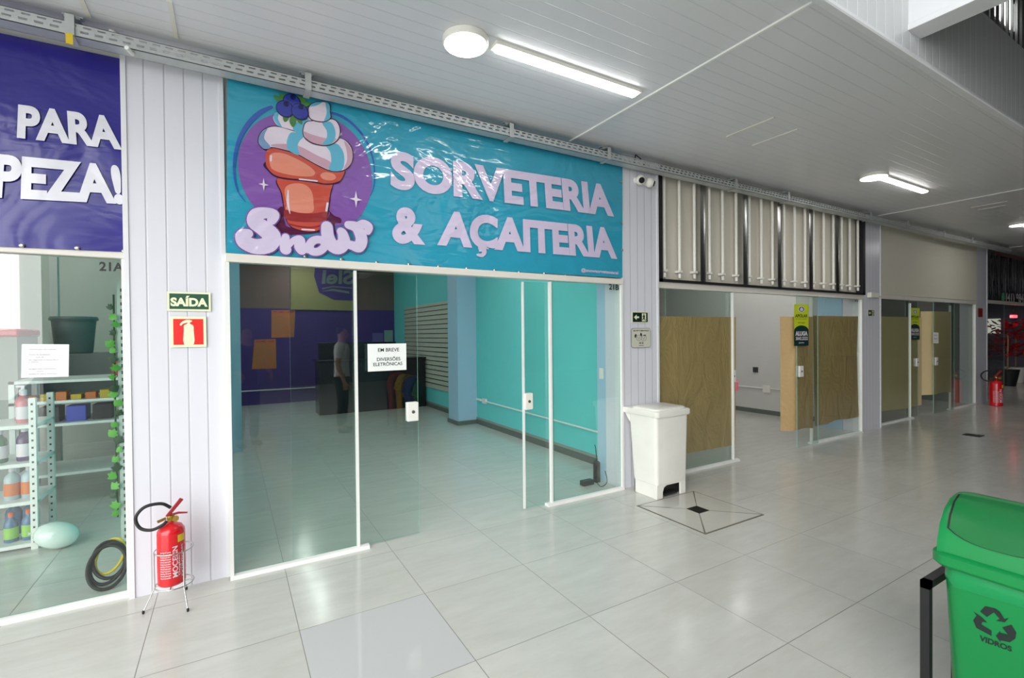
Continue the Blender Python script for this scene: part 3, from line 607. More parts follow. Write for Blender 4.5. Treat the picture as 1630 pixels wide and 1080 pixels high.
sp = tag(MB().box(9.22, 13.66, 3.79, 3.86, 2.20, 3.37).build('sign_panel', 'blank_panel', bevel=.006), 'blank beige sign panel over the shop with pale kraft paper', 'sign panel')
ban_e = banner('crinkled dark grey vinyl banner with a white phone number at the far shop', 3.85, [(14.45, 2.25), (21, 2.25), (21, 3.33), (14.45, 3.33)], 'vinyl_dark')
b = MB(); b.text('(41) 98433', quad(3.835, [(15.625,2.246),(17.285,2.257),(17.284,2.47),(15.624,2.436)]), .02); b.build('lettering', 'label_white', ban_e, flat=True)
b = MB(); p0 = [(15.476,2.344)][0]; b.lathe([(.10, 0), (.10, .004), (.07, .005)], (p0[0], 3.842, p0[1]), 20, 0, Matrix.Rotation(PI/2, 3, 'X')); b.build('icon', mat('phone_green', rgb(90, 170, 130), .4), ban_e)
tag(MB().tube([(14.6, 3.72, 3.27), (21, 3.72, 3.22)], .035, 10).build('red_pipe', mat('pipe_red', rgb(90, 8, 18), .4)), 'dark red pipe above the crinkled dark banner', 'pipe')

# ================================================================ WALL SIGNS AND FITTINGS
def plate(name, label, cat, y, c, border, m0, m1, t=.004, r=0):
    th = thing(name, label, cat, ((c[0][0]+c[1][0])/2, y, c[0][1]))
    xa = (c[0][0]+c[3][0])/2; xb = (c[1][0]+c[2][0])/2; za = (c[0][1]+c[1][1])/2; zc = (c[2][1]+c[3][1])/2
    pts = rrect(xa, xb, za, zc, r, 5) if r else [(xa, za), (xb, za), (xb, zc), (xa, zc)]
    MB().prism(pts, 'y', y-t, y).build('plate', m0, th)
    if m1: MB().prism([(xa+border, za+border), (xb-border, za+border), (xb-border, zc-border), (xa+border, zc-border)], 'y', y-t-.0008, y-t+.0005).build('field', m1, th)
    q = lambda a, b_: (xa+(xb-xa)*a, y-t-.0016, za+(zc-za)*b_)
    return th, q
s, q = plate('exit_sign', 'green and cream SAÍDA sign on the pillar above the red extinguisher sign', 'sign', 3.707, [(-0.337,1.767),(-0.104,1.767),(-0.102,1.89),(-0.335,1.888)], .012, 'glow', 'sign_green')
b = MB(); b.text('SAÍDA', lambda a, t: q(.075+.85*a, .27+.42*t), .05); b.build('lettering', 'glow', s, flat=True)
s, q = plate('extinguisher_sign', 'square red sign with a cream extinguisher pictogram on the pillar', 'sign', 3.707, [(-0.324,1.538),(-0.132,1.533),(-0.129,1.732),(-0.321,1.732)], .016, 'glow', 'sign_red')
b = MB(); b.poly([q(*p) for p in smooth([(.37,.10),(.37,.55),(.37,.68),(.40,.73),(.46,.76),(.47,.80),(.35,.76),(.30,.70),(.26,.74),(.34,.84),(.46,.89),(.60,.87),(.58,.82),(.54,.80),(.55,.76),(.62,.72),(.645,.66),(.645,.55),(.645,.10)], 3)]); b.build('pictogram', 'glow', s, flat=True)
def exit_arrow(y, c, label):
    s, q = plate('exit_sign', label, 'sign', y, c, .008, 'glow', 'sign_dark')
    b = MB(); b.poly([q(*p) for p in ((.10,.5),(.27,.75),(.27,.58),(.42,.58),(.42,.42),(.27,.42),(.27,.25))])
    b.poly([q(*p) for p in ((.60,.14),(.86,.14),(.86,.86),(.60,.86))]); b.build('pictogram', 'glow', s, flat=True)
    q2 = lambda a, z: (q(a, z)[0], q(a, z)[1]-.0006, q(a, z)[2])
    m = MB(); m.poly([q2(.72+.035*math.cos(PI*j/5), .77+.06*math.sin(PI*j/5)) for j in range(10)])
    m.poly([q2(*p) for p in ((.68,.70),(.77,.70),(.80,.52),(.75,.50),(.79,.36),(.83,.18),(.79,.17),(.72,.38),(.66,.22),(.61,.26),(.67,.44),(.69,.58),(.64,.50),(.62,.54))]); m.build('running_figure', 'sign_dark', s, flat=True)
exit_arrow(3.657, [(3.588,1.704),(3.818,1.701),(3.819,1.818),(3.589,1.817)], 'dark green exit arrow sign above the pet sign on the pillar')
exit_arrow(3.722, [(8.748,1.822),(8.956,1.824),(8.956,1.93),(8.749,1.932)], 'small dark green exit arrow sign on the pillar below the white junction box')
s, q = plate('pet_sign', 'pale rounded pet welcome sign with two animal faces on the pillar', 'sign', 3.657, [(3.572,1.447),(3.853,1.438),(3.855,1.645),(3.574,1.649)], .01, 'ink_grey', None, r=.03)
b = MB(); b.prism([(x, z) for x, _, z in [q(.5+.47*math.cos(a)*1, .5+.47*math.sin(a)) if 0 else q(*p) for p in rrect(.02, .98, .02, .98, .1, 5) for a in (0,)]], 'y', 3.6515, 3.654); b.build('field', mat('pale_sign', rgb(206, 206, 190), .4), s)
b = MB(); qq = lambda a, z: (q(a, z)[0], 3.6505, q(a, z)[2])
b.text('SEU PET É BEM-VINDO', lambda a, t: qq(.10+.8*a, .84+.06*t), .03); b.text('22', lambda a, t: qq(.38+.24*a, .20+.09*t), .02); b.box(*[v for v in (qq(.38, .13)[0], qq(.62, .13)[0], 3.6503, 3.6508, qq(0, .10)[2], qq(0, .12)[2])])
for cx, cz in ((.38, .50), (.63, .48)):
    for r0 in (.135,):
        n = 24; P = [qq(cx+r0*math.cos(2*PI*j/n), cz+r0*1.05*math.sin(2*PI*j/n)) for j in range(n)]+[qq(cx+(r0-.014)*math.cos(2*PI*j/n), cz+(r0-.014)*1.05*math.sin(2*PI*j/n)) for j in range(n)]
        b.add(P, [(j, (j+1) % n, n+(j+1) % n, n+j) for j in range(n)])
    for ex in (-.045, .045): b.poly([qq(cx+ex+.018*math.cos(2*PI*j/8), cz+.03+.02*math.sin(2*PI*j/8)) for j in range(8)])
    b.poly([qq(cx+.03*math.cos(2*PI*j/8), cz-.035+.02*math.sin(2*PI*j/8)) for j in range(8)])
for p in (((.19,.50),(.16,.62),(.21,.70),(.27,.66),(.24,.56)), ((.44,.68),(.48,.77),(.54,.68),(.52,.58),(.47,.62)), ((.60,.63),(.68,.66),(.76,.63),(.68,.60))): b.poly([qq(*v) for v in smooth(p, 3)])
b.build('print', 'ink', s, flat=True)
s, q = plate('wall_notice', 'small red and brown notice plate on the pillar before the dark banner', 'sign', 3.822, [(13.832,1.862),(14.089,1.865),(14.089,2.056),(13.832,2.051)], .015, 'bronze', 'dark_red')
# cameras
def camera_dome(x, z, yaw, label):
    t = thing('security_camera', label, 'security camera', (x, 3.66, z))
    MB().lathe([(.032, 0), (.032, .02), (.02, .03)], (x, 3.665, z+.015), 20, 0, Matrix.Rotation(PI/2, 3, 'X')).build('mount', 'white_plastic', t)
    MB().ball((x, 3.60, z), .05, 20).build('body', 'white_plastic', t)
    d = Vector((math.sin(yaw), -math.cos(yaw), -.35)).normalized(); c = Vector((x, 3.60, z))+d*.034
    M = d.to_track_quat('Z', 'Y').to_matrix(); MB().lathe([(.031, 0), (.030, .012), (.024, .018)], c, 20, 0, M).build('lens', 'black_gloss', t)
camera_dome(3.665, 3.17, -.45, 'white dome camera under the tray facing the ice cream shop'); camera_dome(3.80, 3.165, .9, 'white dome camera under the tray turned toward the light box')
b = MB(); b.tube([(3.53, 3.55, 3.30), (3.56, 3.56, 3.40), (3.64, 3.57, 3.375), (3.70, 3.57, 3.31)], .006, 6); tag(b.build('camera_cable', 'rubber'), 'short black cable looping over the tray above the dome cameras', 'cable')
b = MB(); b.box(8.72, 8.98, 3.66, 3.72, 2.12, 2.20); b.box(8.98, 9.12, 3.69, 3.72, 2.14, 2.165); tag(b.build('junction_box', 'white_plastic', bevel=.006), 'white junction box on the pillar beside the light box corner', 'junction box')

# notices on the glass
def notice(label, y, c, lines, name='paper_notice'):
    t = thing(name, label, 'notice', ((c[0][0]+c[1][0])/2, y, c[0][1])); q = quad(y, c)
    b = MB(); P = [q(0,0), q(1,0), q(1,1), q(0,1)]; b.hexa([P[0], P[1], (P[1][0], y+.001, P[1][2]), (P[0][0], y+.001, P[0][2]), P[3], P[2], (P[2][0], y+.001, P[2][2]), (P[3][0], y+.001, P[3][2])]); b.build('sheet', 'paper', t, flat=True)
    b = MB(); q2 = quad(y-.0008, c)
    for body, a0, a1, z, h, bold in lines: b.text(body, (lambda a0, a1, z, h: lambda a, v: q2(a0+(a1-a0)*a, z+h*v))(a0, a1, z, h), bold)
    b.build('lettering', 'ink' if name == 'paper_notice' else 'ink_grey', t, flat=True); return t
notice('white printed notice EM BREVE on the ice cream shop glass', 3.654, [(0.89,1.327),(1.187,1.328),(1.188,1.534),(0.89,1.535)], [('EM BREVE', .26, .81, .71, .13, .012), ('DIVERSÕES', .23, .84, .37, .12, .012), ('ELETRÔNICAS', .14, .89, .19, .12, .012)])
notice('white printed sheet taped on the left shop glass above the bottles', 3.762, [(-1.024,1.378),(-0.821,1.374),(-0.816,1.564),(-1.018,1.57)], [('comunicado aos clientes', .15, .72, .83, .035, 0), ('horario de atendimento', .15, .6, .67, .035, 0), ('das 9h as 18h', .30, .46, .59, .035, 0), ('de segunda a sexta-feira', .15, .78, .51, .035, 0), ('e sabado', .15, .36, .45, .03, 0), ('obrigado pela compreensao', .15, .72, .24, .035, 0), ('a gerencia', .3, .46, .17, .03, 0), ('telefone para contato', .15, .75, .09, .035, 0)], 'printed_sheet')
def sticker(y, c, label):
    t = thing('letting_sticker', label, 'sticker', ((c[0][0]+c[1][0])/2, y, c[0][1])); q = quad(y, c)
    q2 = quad(y-.001, c); q3 = quad(y-.002, c)
    MB().poly([q(0,0), q(1,0), q(1,1), q(0,1)]).build('backing', 'lime', t, flat=True)
    b = MB(); b.poly([q2(*p) for p in [(0,0),(1,0)]+[(.5+.5*math.cos(PI*j/16), .36+.13*math.sin(PI*j/16)) for j in range(17)]]); b.build('dark_field', 'teal_dark', t, flat=True)
    b = MB(); b.poly([q2(.5+.22*math.cos(2*PI*j/24), .88+.072*math.sin(2*PI*j/24)) for j in range(24)], 0); b.poly([q3(.5+.19*math.cos(2*PI*j/24), .88+.062*math.sin(2*PI*j/24)) for j in range(24)], 1)
    q4 = quad(y-.003, c); b.poly([q4(*p) for p in ((.5,.93),(.62,.89),(.60,.84),(.40,.84),(.38,.89))], 2); b.build('emblem', ['paper', 'navy', 'label_white'], t, flat=True)
    b = MB(); b.text('APOLAR', lambda a, v: q2(.07+.86*a, .685+.075*v), .03); b.text('IMOVEIS', lambda a, v: q2(.12+.76*a, .635+.022*v), 0.0); b.text('aluga', lambda a, v: q2(.26+.5*a, .545+.025*v), .02); b.build('lettering', 'ink', t, flat=True)
    b = MB(); b.text('ALUGA', lambda a, v: q3(.07+.86*a, .25+.10*v), .06); b.text('3042.2222', lambda a, v: q3(.10+.84*a, .14+.075*v), .03); b.text('apolar', lambda a, v: q3(.3+.4*a, .06+.035*v), .01); b.build('white_lettering', 'label_white', t, flat=True)
sticker(3.656, [(6.553,1.4),(6.907,1.397),(6.911,1.967),(6.557,1.963)], 'lime and dark green letting sticker on the open sliding door with the white lock')
sticker(3.872, [(10.683,1.424),(11.079,1.418),(11.081,2.002),(10.684,2.007)], 'small lime letting sticker on the shaded shop under the blank panel')
notice('small grey sheet on the far sliding door under the blank panel', 3.78, [(11.395,1.343),(11.653,1.338),(11.653,1.542),(11.395,1.555)], [('aviso', .2, .8, .7, .1, .0), ('ligue', .2, .8, .4, .1, .0)])

# ================================================================ FIRE EXTINGUISHERS
def extinguisher(cx, cy, z0, label, stand_label=None, s=1.0, full=True):
    t = thing('fire_extinguisher', label, 'fire extinguisher', (cx, cy, z0), 'red fire extinguishers')
    R, H = .093*s, .40*s
    MB().lathe([(R*.9, 0), (R, .012*s), (R, H), (R*.97, H+.02*s), (R*.78, H+.05*s), (R*.42, H+.068*s), (.022*s, H+.075*s), (.022*s, H+.10*s)], (cx, cy, z0), 36).build('cylinder', 'red', t)
    zt = z0+H+.10*s
    b = MB(); b.lathe([(.024*s, -.01*s), (.026*s, 0), (.026*s, .03*s), (.018*s, .034*s)], (cx, cy, zt), 16); b.tube([(cx-.03*s, cy, zt+.012*s), (cx-.085*s, cy-.01*s, zt-.004*s)], .011*s, 10); b.lathe([(.022*s, 0), (.022*s, .012*s)], (cx+.035*s, cy-.035*s, zt+.01*s), 14, 0, Matrix.Rotation(PI/2, 3, 'X')); b.build('valve', 'brass', t)
    b = MB(); b.hexa([(cx-.035*s, cy-.013*s, zt+.03*s), (cx-.01*s, cy-.013*s, zt+.022*s), (cx-.01*s, cy+.013*s, zt+.022*s), (cx-.035*s, cy+.013*s, zt+.03*s), (cx+.06*s, cy-.012*s, zt+.155*s), (cx+.085*s, cy-.012*s, zt+.14*s), (cx+.085*s, cy+.012*s, zt+.14*s), (cx+.06*s, cy+.012*s, zt+.155*s)]); b.build('carry_handle', 'dark_red', t, bevel=.004*s)
    b = MB(); b.tube([(cx-.01*s, cy, zt+.03*s), (cx+.05*s, cy, zt+.04*s), (cx+.11*s, cy, zt+.03*s)], [.010*s, .009*s, .006*s], 8); b.build('squeeze_lever', 'dark_red', t)
    pts = smooth([(cx+.0*s, cy, zt+.09*s), (cx-.06*s, cy-.01*s, zt+.135*s), (cx-.16*s, cy-.02*s, zt+.13*s), (cx-.215*s, cy-.02*s, zt+.06*s), (cx-.19*s, cy-.03*s, zt-.02*s), (cx-.12*s, cy-.05*s, zt-.045*s), (cx-.05*s, cy-.06*s, zt-.02*s), (cx-.02*s, cy-.05*s, zt+.005*s)], 6, False)
    MB().tube(pts, .012*s, 10).build('hose', 'rubber', t)
    def wrap(z, ang): return (cx+(R+.0012*s)*math.sin(ang), cy-(R+.0012*s)*math.cos(ang), z0+z*s)
    def patch(a0, a1, za, zb, name, m):
        N = 10; b = MB(); P = []
        for i in range(N+1):
            a = a0+(a1-a0)*i/N
            for z in (za, zb): P.append(wrap(z, a))
        b.add(P, [(2*i, 2*i+2, 2*i+3, 2*i+1) for i in range(N)]); return b.build(name, m, t)
    patch(.55, 1.15, .335, .39, 'yellow_label', 'yellow')
    b = MB()
    b.text('MOCELIN', lambda a, v: wrap(.07+.24*a, .52-.36*v), .02)
    b.text('Oxygênio', lambda a, v: wrap(.075+.16*a, .70-.14*v), .02)
    b.text('EXTINTORES', lambda a, v: wrap(.06+.25*a, .98-.16*v), .02)
    for i, tx in enumerate(('instrucoes de uso do extintor', 'retire a trava e aperte o gatilho', 'classe de fogo A B C aprovado')):
        for j in range(4): b.text(tx, (lambda i, j: lambda a, v: wrap(.07+.018*(3*j+i)+.011*v, -.75+.80*a))(i, j), .03)
    b.build('lettering', 'label_white', t, flat=True)
    if not full: return t
    st = thing('extinguisher_stand', stand_label, 'stand', (cx, cy, 0), 'wire stands')
    for nm, z in (('upper_ring', .335), ('lower_ring', .130)):
        MB().tube([(cx+.013+.097*math.cos(2*PI*j/40), cy+.097*math.sin(2*PI*j/40), z) for j in range(40)], .0035, 8, 0, True).build(nm, 'steel', st)
    b = MB(); b.tube([(cx-.084, cy, .130), (cx+.11, cy, .130)], .0035, 6); b.tube([(cx, cy-.095, .130), (cx, cy+.095, .130)], .0035, 6); b.build('cross_bar', 'steel', st)
    for x, y in ((-.453, 3.471), (-.232, 3.366), (-.258, 3.663)):
        a = math.atan2(y-cy, x-cx); px, py = cx+.013+.097*math.cos(a), cy+.097*math.sin(a)
        fx, fy = (x, y)
        l = MB().tube([(px, py, .335), (px, py, .130), (fx, fy, .012)], .0035, 8).build('leg', 'steel', st)
        MB().lathe([(.006, 0), (.007, .014), (.004, .02)], (fx, fy, 0), 10).build('rubber_foot', 'rubber', l)
    return t
ex = extinguisher(-.318, 3.50, .135, 'red fire extinguisher with black hose in a wire stand at the left pillar', 'thin wire stand holding the nearer fire extinguisher', .76)
for o in ex.children:
    if o.name.startswith('yellow_label'): o['label'] = 'yellow paper label'
e2 = copy_tree(ex); e2.location = (13.75, 3.52, 0.0); e2.rotation_euler.z = math.radians(-55); e2['label'] = 'red fire extinguisher standing at the far pillar under the dark banner'; e2.scale = (1.5, 1.5, 1.5)

# ================================================================ WHITE PEDAL BIN
wb = thing('pedal_bin', 'white plastic pedal bin with closed lid beside the lilac pillar', 'bin', (3.70, 3.40, 0))
b = MB(); bx0, bx1, by0, by1 = 3.475, 3.905, 3.235, 3.60
ring = lambda x0, x1, y0, y1, z, r=.035: [(p[0], p[1], z) for p in rrect(x0, x1, y0, y1, r, 5)]
def loft(b, rings, mi=0, cap0=True, cap1=True):
    n = len(rings[0]); P = [p for r in rings for p in r]; F = []
    for i in range(len(rings)-1):
        for j in range(n): F.append((i*n+j, i*n+(j+1) % n, (i+1)*n+(j+1) % n, (i+1)*n+j))
    if cap0: F.append(tuple(range(n-1, -1, -1)))
    if cap1: F.append(tuple((len(rings)-1)*n+j for j in range(n)))
    b.add(P, F, mi)
loft(b, [ring(3.493, 3.895, 3.245, 3.54, .135), ring(3.480, 3.905, 3.235, 3.55, .14), ring(3.462, 3.915, 3.22, 3.59, .795)])
b.build('body', 'white_plastic', wb)
b = MB()     # skirt with the pedal notch in front
notch = [(3.49, 0), (3.575, 0), (3.575, .06), (3.59, .10), (3.625, .118), (3.815, .118), (3.815, 0), (3.895, 0), (3.895, .14), (3.49, .14)]
b.prism(notch, 'y', 3.243, 3.262); b.box(3.49, 3.51, 3.25, 3.54, 0, .14); b.box(3.875, 3.895, 3.25, 3.54, 0, .14); b.box(3.49, 3.895, 3.52, 3.54, 0, .14); b.build('skirt', 'white_plastic', wb, bevel=.006)
MB().hexa([(3.60, 3.25, .02), (3.78, 3.25, .02), (3.78, 3.36, .05), (3.60, 3.36, .05), (3.60, 3.25, .036), (3.78, 3.25, .036), (3.78, 3.36, .066), (3.60, 3.36, .066)]).build('pedal', 'black', wb, bevel=.004)
MB().box(3.52, 3.87, 3.3, 3.34, 0.005, .13).build('pedal_recess', 'black', wb)
b = MB(); loft(b, [ring(3.452, 3.925, 3.20, 3.60, .79, .04), ring(3.447, 3.930, 3.195, 3.605, .80, .04), ring(3.447, 3.930, 3.195, 3.605, .842, .04), ring(3.456, 3.921, 3.204, 3.596, .85, .04)])
loft(b, [ring(3.475, 3.90, 3.225, 3.56, .848, .05), ring(3.475, 3.90, 3.225, 3.56, .862, .05), ring(3.49, 3.885, 3.24, 3.545, .870, .05)]); b.build('lid', 'white_plastic', wb)
b = MB(); b.prism([(3.56, .79), (3.655, .79), (3.655, .845), (3.60, .85), (3.56, .84)], 'x', 3.452, 3.925); b.prism([(3.58, .70), (3.65, .79), (3.57, .79)], 'x', 3.47, 3.905); b.build('rear_grip', 'white_plastic', wb, bevel=.006)

# floor drain
dr = thing('floor_drain', 'square tiled floor drain with a small dark grate before the pedal bin', 'floor drain', (3.6, 2.87, 0))
x0, x1, y0, y1 = 3.215, 3.995, 2.49, 3.235
gx0, gx1, gy0, gy1 = 3.535, 3.675, 2.80, 2.94
b = MB(); h = .004; hc = .0025
def trap(p): b.poly([(x, y, z) for x, y, z in p], 0)
e = .012
O_ = [(x0+e, y0+e), (x1-e, y0+e), (x1-e, y1-e), (x0+e, y1-e)]; I_ = [(gx0, gy0), (gx1, gy0), (gx1, gy1), (gx0, gy1)]
for i in range(4):
    j = (i+1) % 4; a, c, d, g_ = O_[i], O_[j], I_[j], I_[i]
    def lerp(p, q_, t): return (p[0]+(q_[0]-p[0])*t, p[1]+(q_[1]-p[1])*t)
    tt = .012; a2, c2 = lerp(a, c, tt), lerp(c, a, tt); g2, d2 = lerp(g_, d, .03), lerp(d, g_, .03)
    b.poly([(a2[0], a2[1], h), (c2[0], c2[1], h), (d2[0], d2[1], h), (g2[0], g2[1], h)], 0)
b.build('sloped_tiles', 'drain_tile', dr, flat=True)
MB().box(x0, x1, y0, y1, 0, hc).build('joint_bed', 'grout', dr)
b = MB(); b.box(gx0, gx1, gy0, gy1, .002, .005)
for i in range(9): b.box(gx0+.006+i*.0148, gx0+.014+i*.0148, gy0+.008, gy1-.008, .004, .008)
b.build('grate', 'grate', dr, flat=True)
tag(MB().box(9.55, 9.75, 2.62, 2.82, 0, .006).build('floor_drain', 'grate'), 'small dark square drain grate set in the far shiny tiles', 'floor drain')

# ================================================================ RECYCLING BINS
def recycling_bin(m, m2, label, yc, text=None, full=True):
    X0, X1, Ya, Yb = 2.35, 2.73, yc-.17, yc+.17
    t = thing('recycling_bin', label, 'bin', ((X0+X1)/2, yc, 0), 'recycling bins in a row')
    b = MB(); loft(b, [ring(X0+.045, X1-.045, Ya+.04, Yb-.04, .16, .04), ring(X0+.03, X1-.03, Ya+.028, Yb-.028, .18, .05), ring(X0+.004, X1-.004, Ya+.012, Yb-.012, .70, .05)]); b.build('body', m, t)
    b = MB(); R0 = []
    for k, (z, o) in enumerate(((.632, .006), (.645, .012), (.67, .011), (.70, .008))):
        rg = ring(X0-o+.012, X1+o-.012, Ya-o+.024, Yb+o-.024, z, .05)
        rg = [(x, y, zz+(.012*math.sin(9*y*4+x*31) if k == 0 else 0)) for x, y, zz in rg]; R0.append(rg)
    loft(b, R0, cap0=False, cap1=False); b.build('bin_bag', 'bin_bag' if text else m, t)
    b = MB(); loft(b, [ring(X0-.014, X1+.014, Ya-.012, Yb+.012, .695, .06), ring(X0-.022, X1+.022, Ya-.020, Yb+.020, .705, .06), ring(X0-.022, X1+.022, Ya-.020, Yb+.020, .738, .06), ring(X0-.008, X1+.008, Ya-.006, Yb+.006, .748, .06)]); b.build('rim', m, t)
    # swing lid: arched body along Y with an inset flap facing the aisle
    prof = [(X0, .742), (X0+.005, .79), (X0+.03, .85), (X0+.075, .905), (X0+.13, .935), (X0+.19, .945), (X0+.25, .935), (X0+.305, .905), (X0+.35, .85), (X0+.375, .79), (X0+.38, .742)]
    b = MB(); n = len(prof); ys = [(Ya+.004, .86), (Ya+.0, .93), (Ya+.012, .985), (Ya+.03, 1.0), (Yb-.03, 1.0), (Yb-.012, .985), (Yb-.0, .93), (Yb-.004, .86)]
    P = []
    for y, k in ys:
        for x, z in prof: P.append(((X0+X1)/2+(x-(X0+X1)/2)*(1-(1-k)*.3), y, .742+(z-.742)*k))
    F = [(i*n+j+1, i*n+j, (i+1)*n+j, (i+1)*n+j+1) for i in range(len(ys)-1) for j in range(n-1)]+[tuple(range(n)), tuple((len(ys)-1)*n+j for j in range(n-1, -1, -1))]
    b.add(P, F); lid = b.build('lid', m, t)
    b = MB(); g = MB(); fl = [(X0+.010, .800), (X0+.034, .855), (X0+.078, .908), (X0+.13, .936), (X0+.165, .942)]
    for bb, off, ins, c in ((g, .003, .026, 0), (b, .007, .034, 0)):
        P = []; N = 12
        for i in range(N+1):
            s = i/N
            for k, (x, z) in enumerate(fl):
                y = Ya+ins+(Yb-Ya-2*ins)*s; low = (1-k/(len(fl)-1))*.035*(abs(2*s-1)**3)
                P.append((x-off+low*.4, y, z+off*.6+low))
        K = len(fl); bb.add(P, [(i*K+j+1, i*K+j, (i+1)*K+j, (i+1)*K+j+1) for i in range(N) for j in range(K-1)])
    g.build('lid_groove', 'black', lid); b.build('swing_flap', m2, lid)
    b = MB()
    for y in (Yb+.012,):
        b.box(X0+.02, X0+.05, y+.016, y+.046, 0, .60); b.box(X0+.02, X1-.02, y+.016, y+.046, .57, .60); b.box(X1-.05, X1-.02, y+.016, y+.046, 0, .60)
    y = Ya-.058; b.box(X0+.02, X0+.05, y, y+.03, 0, .60); b.box(X1-.05, X1-.02, y, y+.03, 0, .60); b.box(X0+.02, X1-.02, y, y+.03, .57, .60)
    for x in (X0+.05, X1-.08): b.box(x, x+.03, Ya-.03, Yb+.03, .13, .16)
    b.build('stand', 'black', t)
    if text:
        b = MB(); xs = X0+.0155; fr = lambda y, z: (X0+.004+.026*(.70-z+.012)/.52-.0012, y, z-.012)
        lt = [(0.65,0.466),(0.564,0.472),(0.564,0.49),(0.648,0.487)]
        b.text(text, lambda a, v: fr(*[lt[0][i]*(1-a)*(1-v)+lt[1][i]*a*(1-v)+lt[2][i]*a*v+lt[3][i]*(1-a)*v for i in (0, 1)]), .04)
        for p in ([(0.646,0.576),(0.632,0.603),(0.605,0.608),(0.593,0.602),(0.582,0.581),(0.57,0.591),(0.581,0.569),(0.604,0.563),(0.594,0.575),(0.609,0.591),(0.628,0.564)],
                  [(0.665,0.567),(0.658,0.564),(0.642,0.557),(0.627,0.544),(0.64,0.54),(0.643,0.529),(0.616,0.52),(0.616,0.5),(0.657,0.508),(0.666,0.533),(0.656,0.555)],
                  [(0.588,0.547),(0.564,0.57),(0.552,0.548),(0.555,0.524),(0.569,0.503),(0.593,0.497),(0.593,0.489),(0.605,0.507),(0.593,0.532),(0.593,0.525),(0.574,0.529)]):
            b.poly([fr(*v) for v in p])
        b.build('recycling_print', mat('bin_print', rgb(26, 40, 36), .5), t, flat=True)
    return t
recycling_bin('bin_green', 'bin_green_dark', 'green recycling bin marked VIDROS on a black stand at the near corner', .600, 'VIDROS')
for dy, m, nm in ((.46, 'bin_blue', 'blue'), (.92, 'bin_yellow', 'yellow'), (1.38, 'bin_red', 'red')):
    recycling_bin(m, m, '%s recycling bin of the row mirrored in the shop glass' % nm, .600-dy)

# ================================================================ ICE CREAM SHOP INTERIOR
ct = thing('counter', 'black shop counter in front of the purple wall', 'counter', (2.7, 10.5, 0))
MB().box(1.53, 3.76, 10.25, 10.75, 0, 1.07).build('body', 'counter_front', ct, bevel=.005); MB().box(1.50, 3.775, 10.22, 10.80, 1.07, 1.105).build('top', 'counter', ct, bevel=.004)
tag(MB().box(1.62, 3.28, 10.82, 10.9, .0, 1.45).build('back_cabinet', 'counter_front', bevel=.005), 'black cabinet standing up behind the shop counter', 'cabinet')
sl = thing('slatwall_panel', 'pale slatwall panel with dark slots on the turquoise wall', 'slatwall', (3.79, 10.2, .44))
b = MB(); b.box(3.785, 3.809, 8.19, 11.75, .44, 2.28); b.build('board', 'slat', sl)
b = MB()
for i in range(18): z = .54+i*.098; b.box(3.780, 3.786, 8.19, 11.75, z, z+.014)
b.build('slots', 'black', sl)
def poster(c, label):  # reflections in the shop glass, built as sheets on the back wall
    t = thing('poster', label, 'poster', ((c[0][0]+c[1][0])/2, 12.69, c[0][1]), 'reflected handwritten orange posters'); q = quad(12.692, c)
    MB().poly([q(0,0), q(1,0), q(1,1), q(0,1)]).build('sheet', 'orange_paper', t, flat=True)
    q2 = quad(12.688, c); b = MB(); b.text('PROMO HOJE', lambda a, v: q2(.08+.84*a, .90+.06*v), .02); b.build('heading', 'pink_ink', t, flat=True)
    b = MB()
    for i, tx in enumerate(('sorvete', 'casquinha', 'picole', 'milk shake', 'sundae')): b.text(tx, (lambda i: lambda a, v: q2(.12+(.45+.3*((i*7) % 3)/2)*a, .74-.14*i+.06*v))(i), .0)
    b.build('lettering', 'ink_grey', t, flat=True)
poster([(0.852,1.565),(1.342,1.574),(1.379,2.228),(0.861,2.219)], 'reflected orange handwritten poster higher up on the purple wall'); poster([(0.436,0.84),(0.949,0.832),(0.945,1.534),(0.497,1.526)], 'reflected orange handwritten poster lower down near the pale column')
yb_ = thing('reflected_board', 'reflected yellow sign with a purple oval emblem above the purple wall', 'sign', (2.0, 12.68, 2.27)); c = [(1.279,2.24),(2.825,2.234),(2.841,3.443),(1.294,3.417)]  # glass reflection of a sign opposite, built as a solid board
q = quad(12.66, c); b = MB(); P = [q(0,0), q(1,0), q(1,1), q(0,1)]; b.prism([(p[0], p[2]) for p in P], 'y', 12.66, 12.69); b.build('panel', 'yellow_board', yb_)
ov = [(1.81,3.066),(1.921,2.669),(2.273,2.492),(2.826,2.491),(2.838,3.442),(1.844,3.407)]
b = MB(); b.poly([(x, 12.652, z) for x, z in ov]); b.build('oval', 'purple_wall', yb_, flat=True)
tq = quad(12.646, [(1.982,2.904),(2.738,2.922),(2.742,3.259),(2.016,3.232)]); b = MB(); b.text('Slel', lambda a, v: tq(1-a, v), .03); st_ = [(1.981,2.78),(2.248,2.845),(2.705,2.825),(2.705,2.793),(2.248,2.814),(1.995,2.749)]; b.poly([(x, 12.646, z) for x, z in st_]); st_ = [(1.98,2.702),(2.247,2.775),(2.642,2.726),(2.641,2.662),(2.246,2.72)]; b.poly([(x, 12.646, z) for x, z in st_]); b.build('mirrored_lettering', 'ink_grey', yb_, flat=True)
tag(MB().box(3.53, 3.76, 12.68, 12.695, 1.40, 1.73).build('wall_paper_sheet', mat('pale_teal', rgb(150, 176, 172), .6)), 'pale sheet on the purple wall beside the slatwall', 'notice'); tag(MB().box(3.22, 3.5, 12.68, 12.695, 1.42, 1.66).build('wall_paper_sheet', mat('lilac_sheet', rgb(120, 104, 170), .6)), 'lilac sheet on the purple wall left of the pale sheet', 'notice')
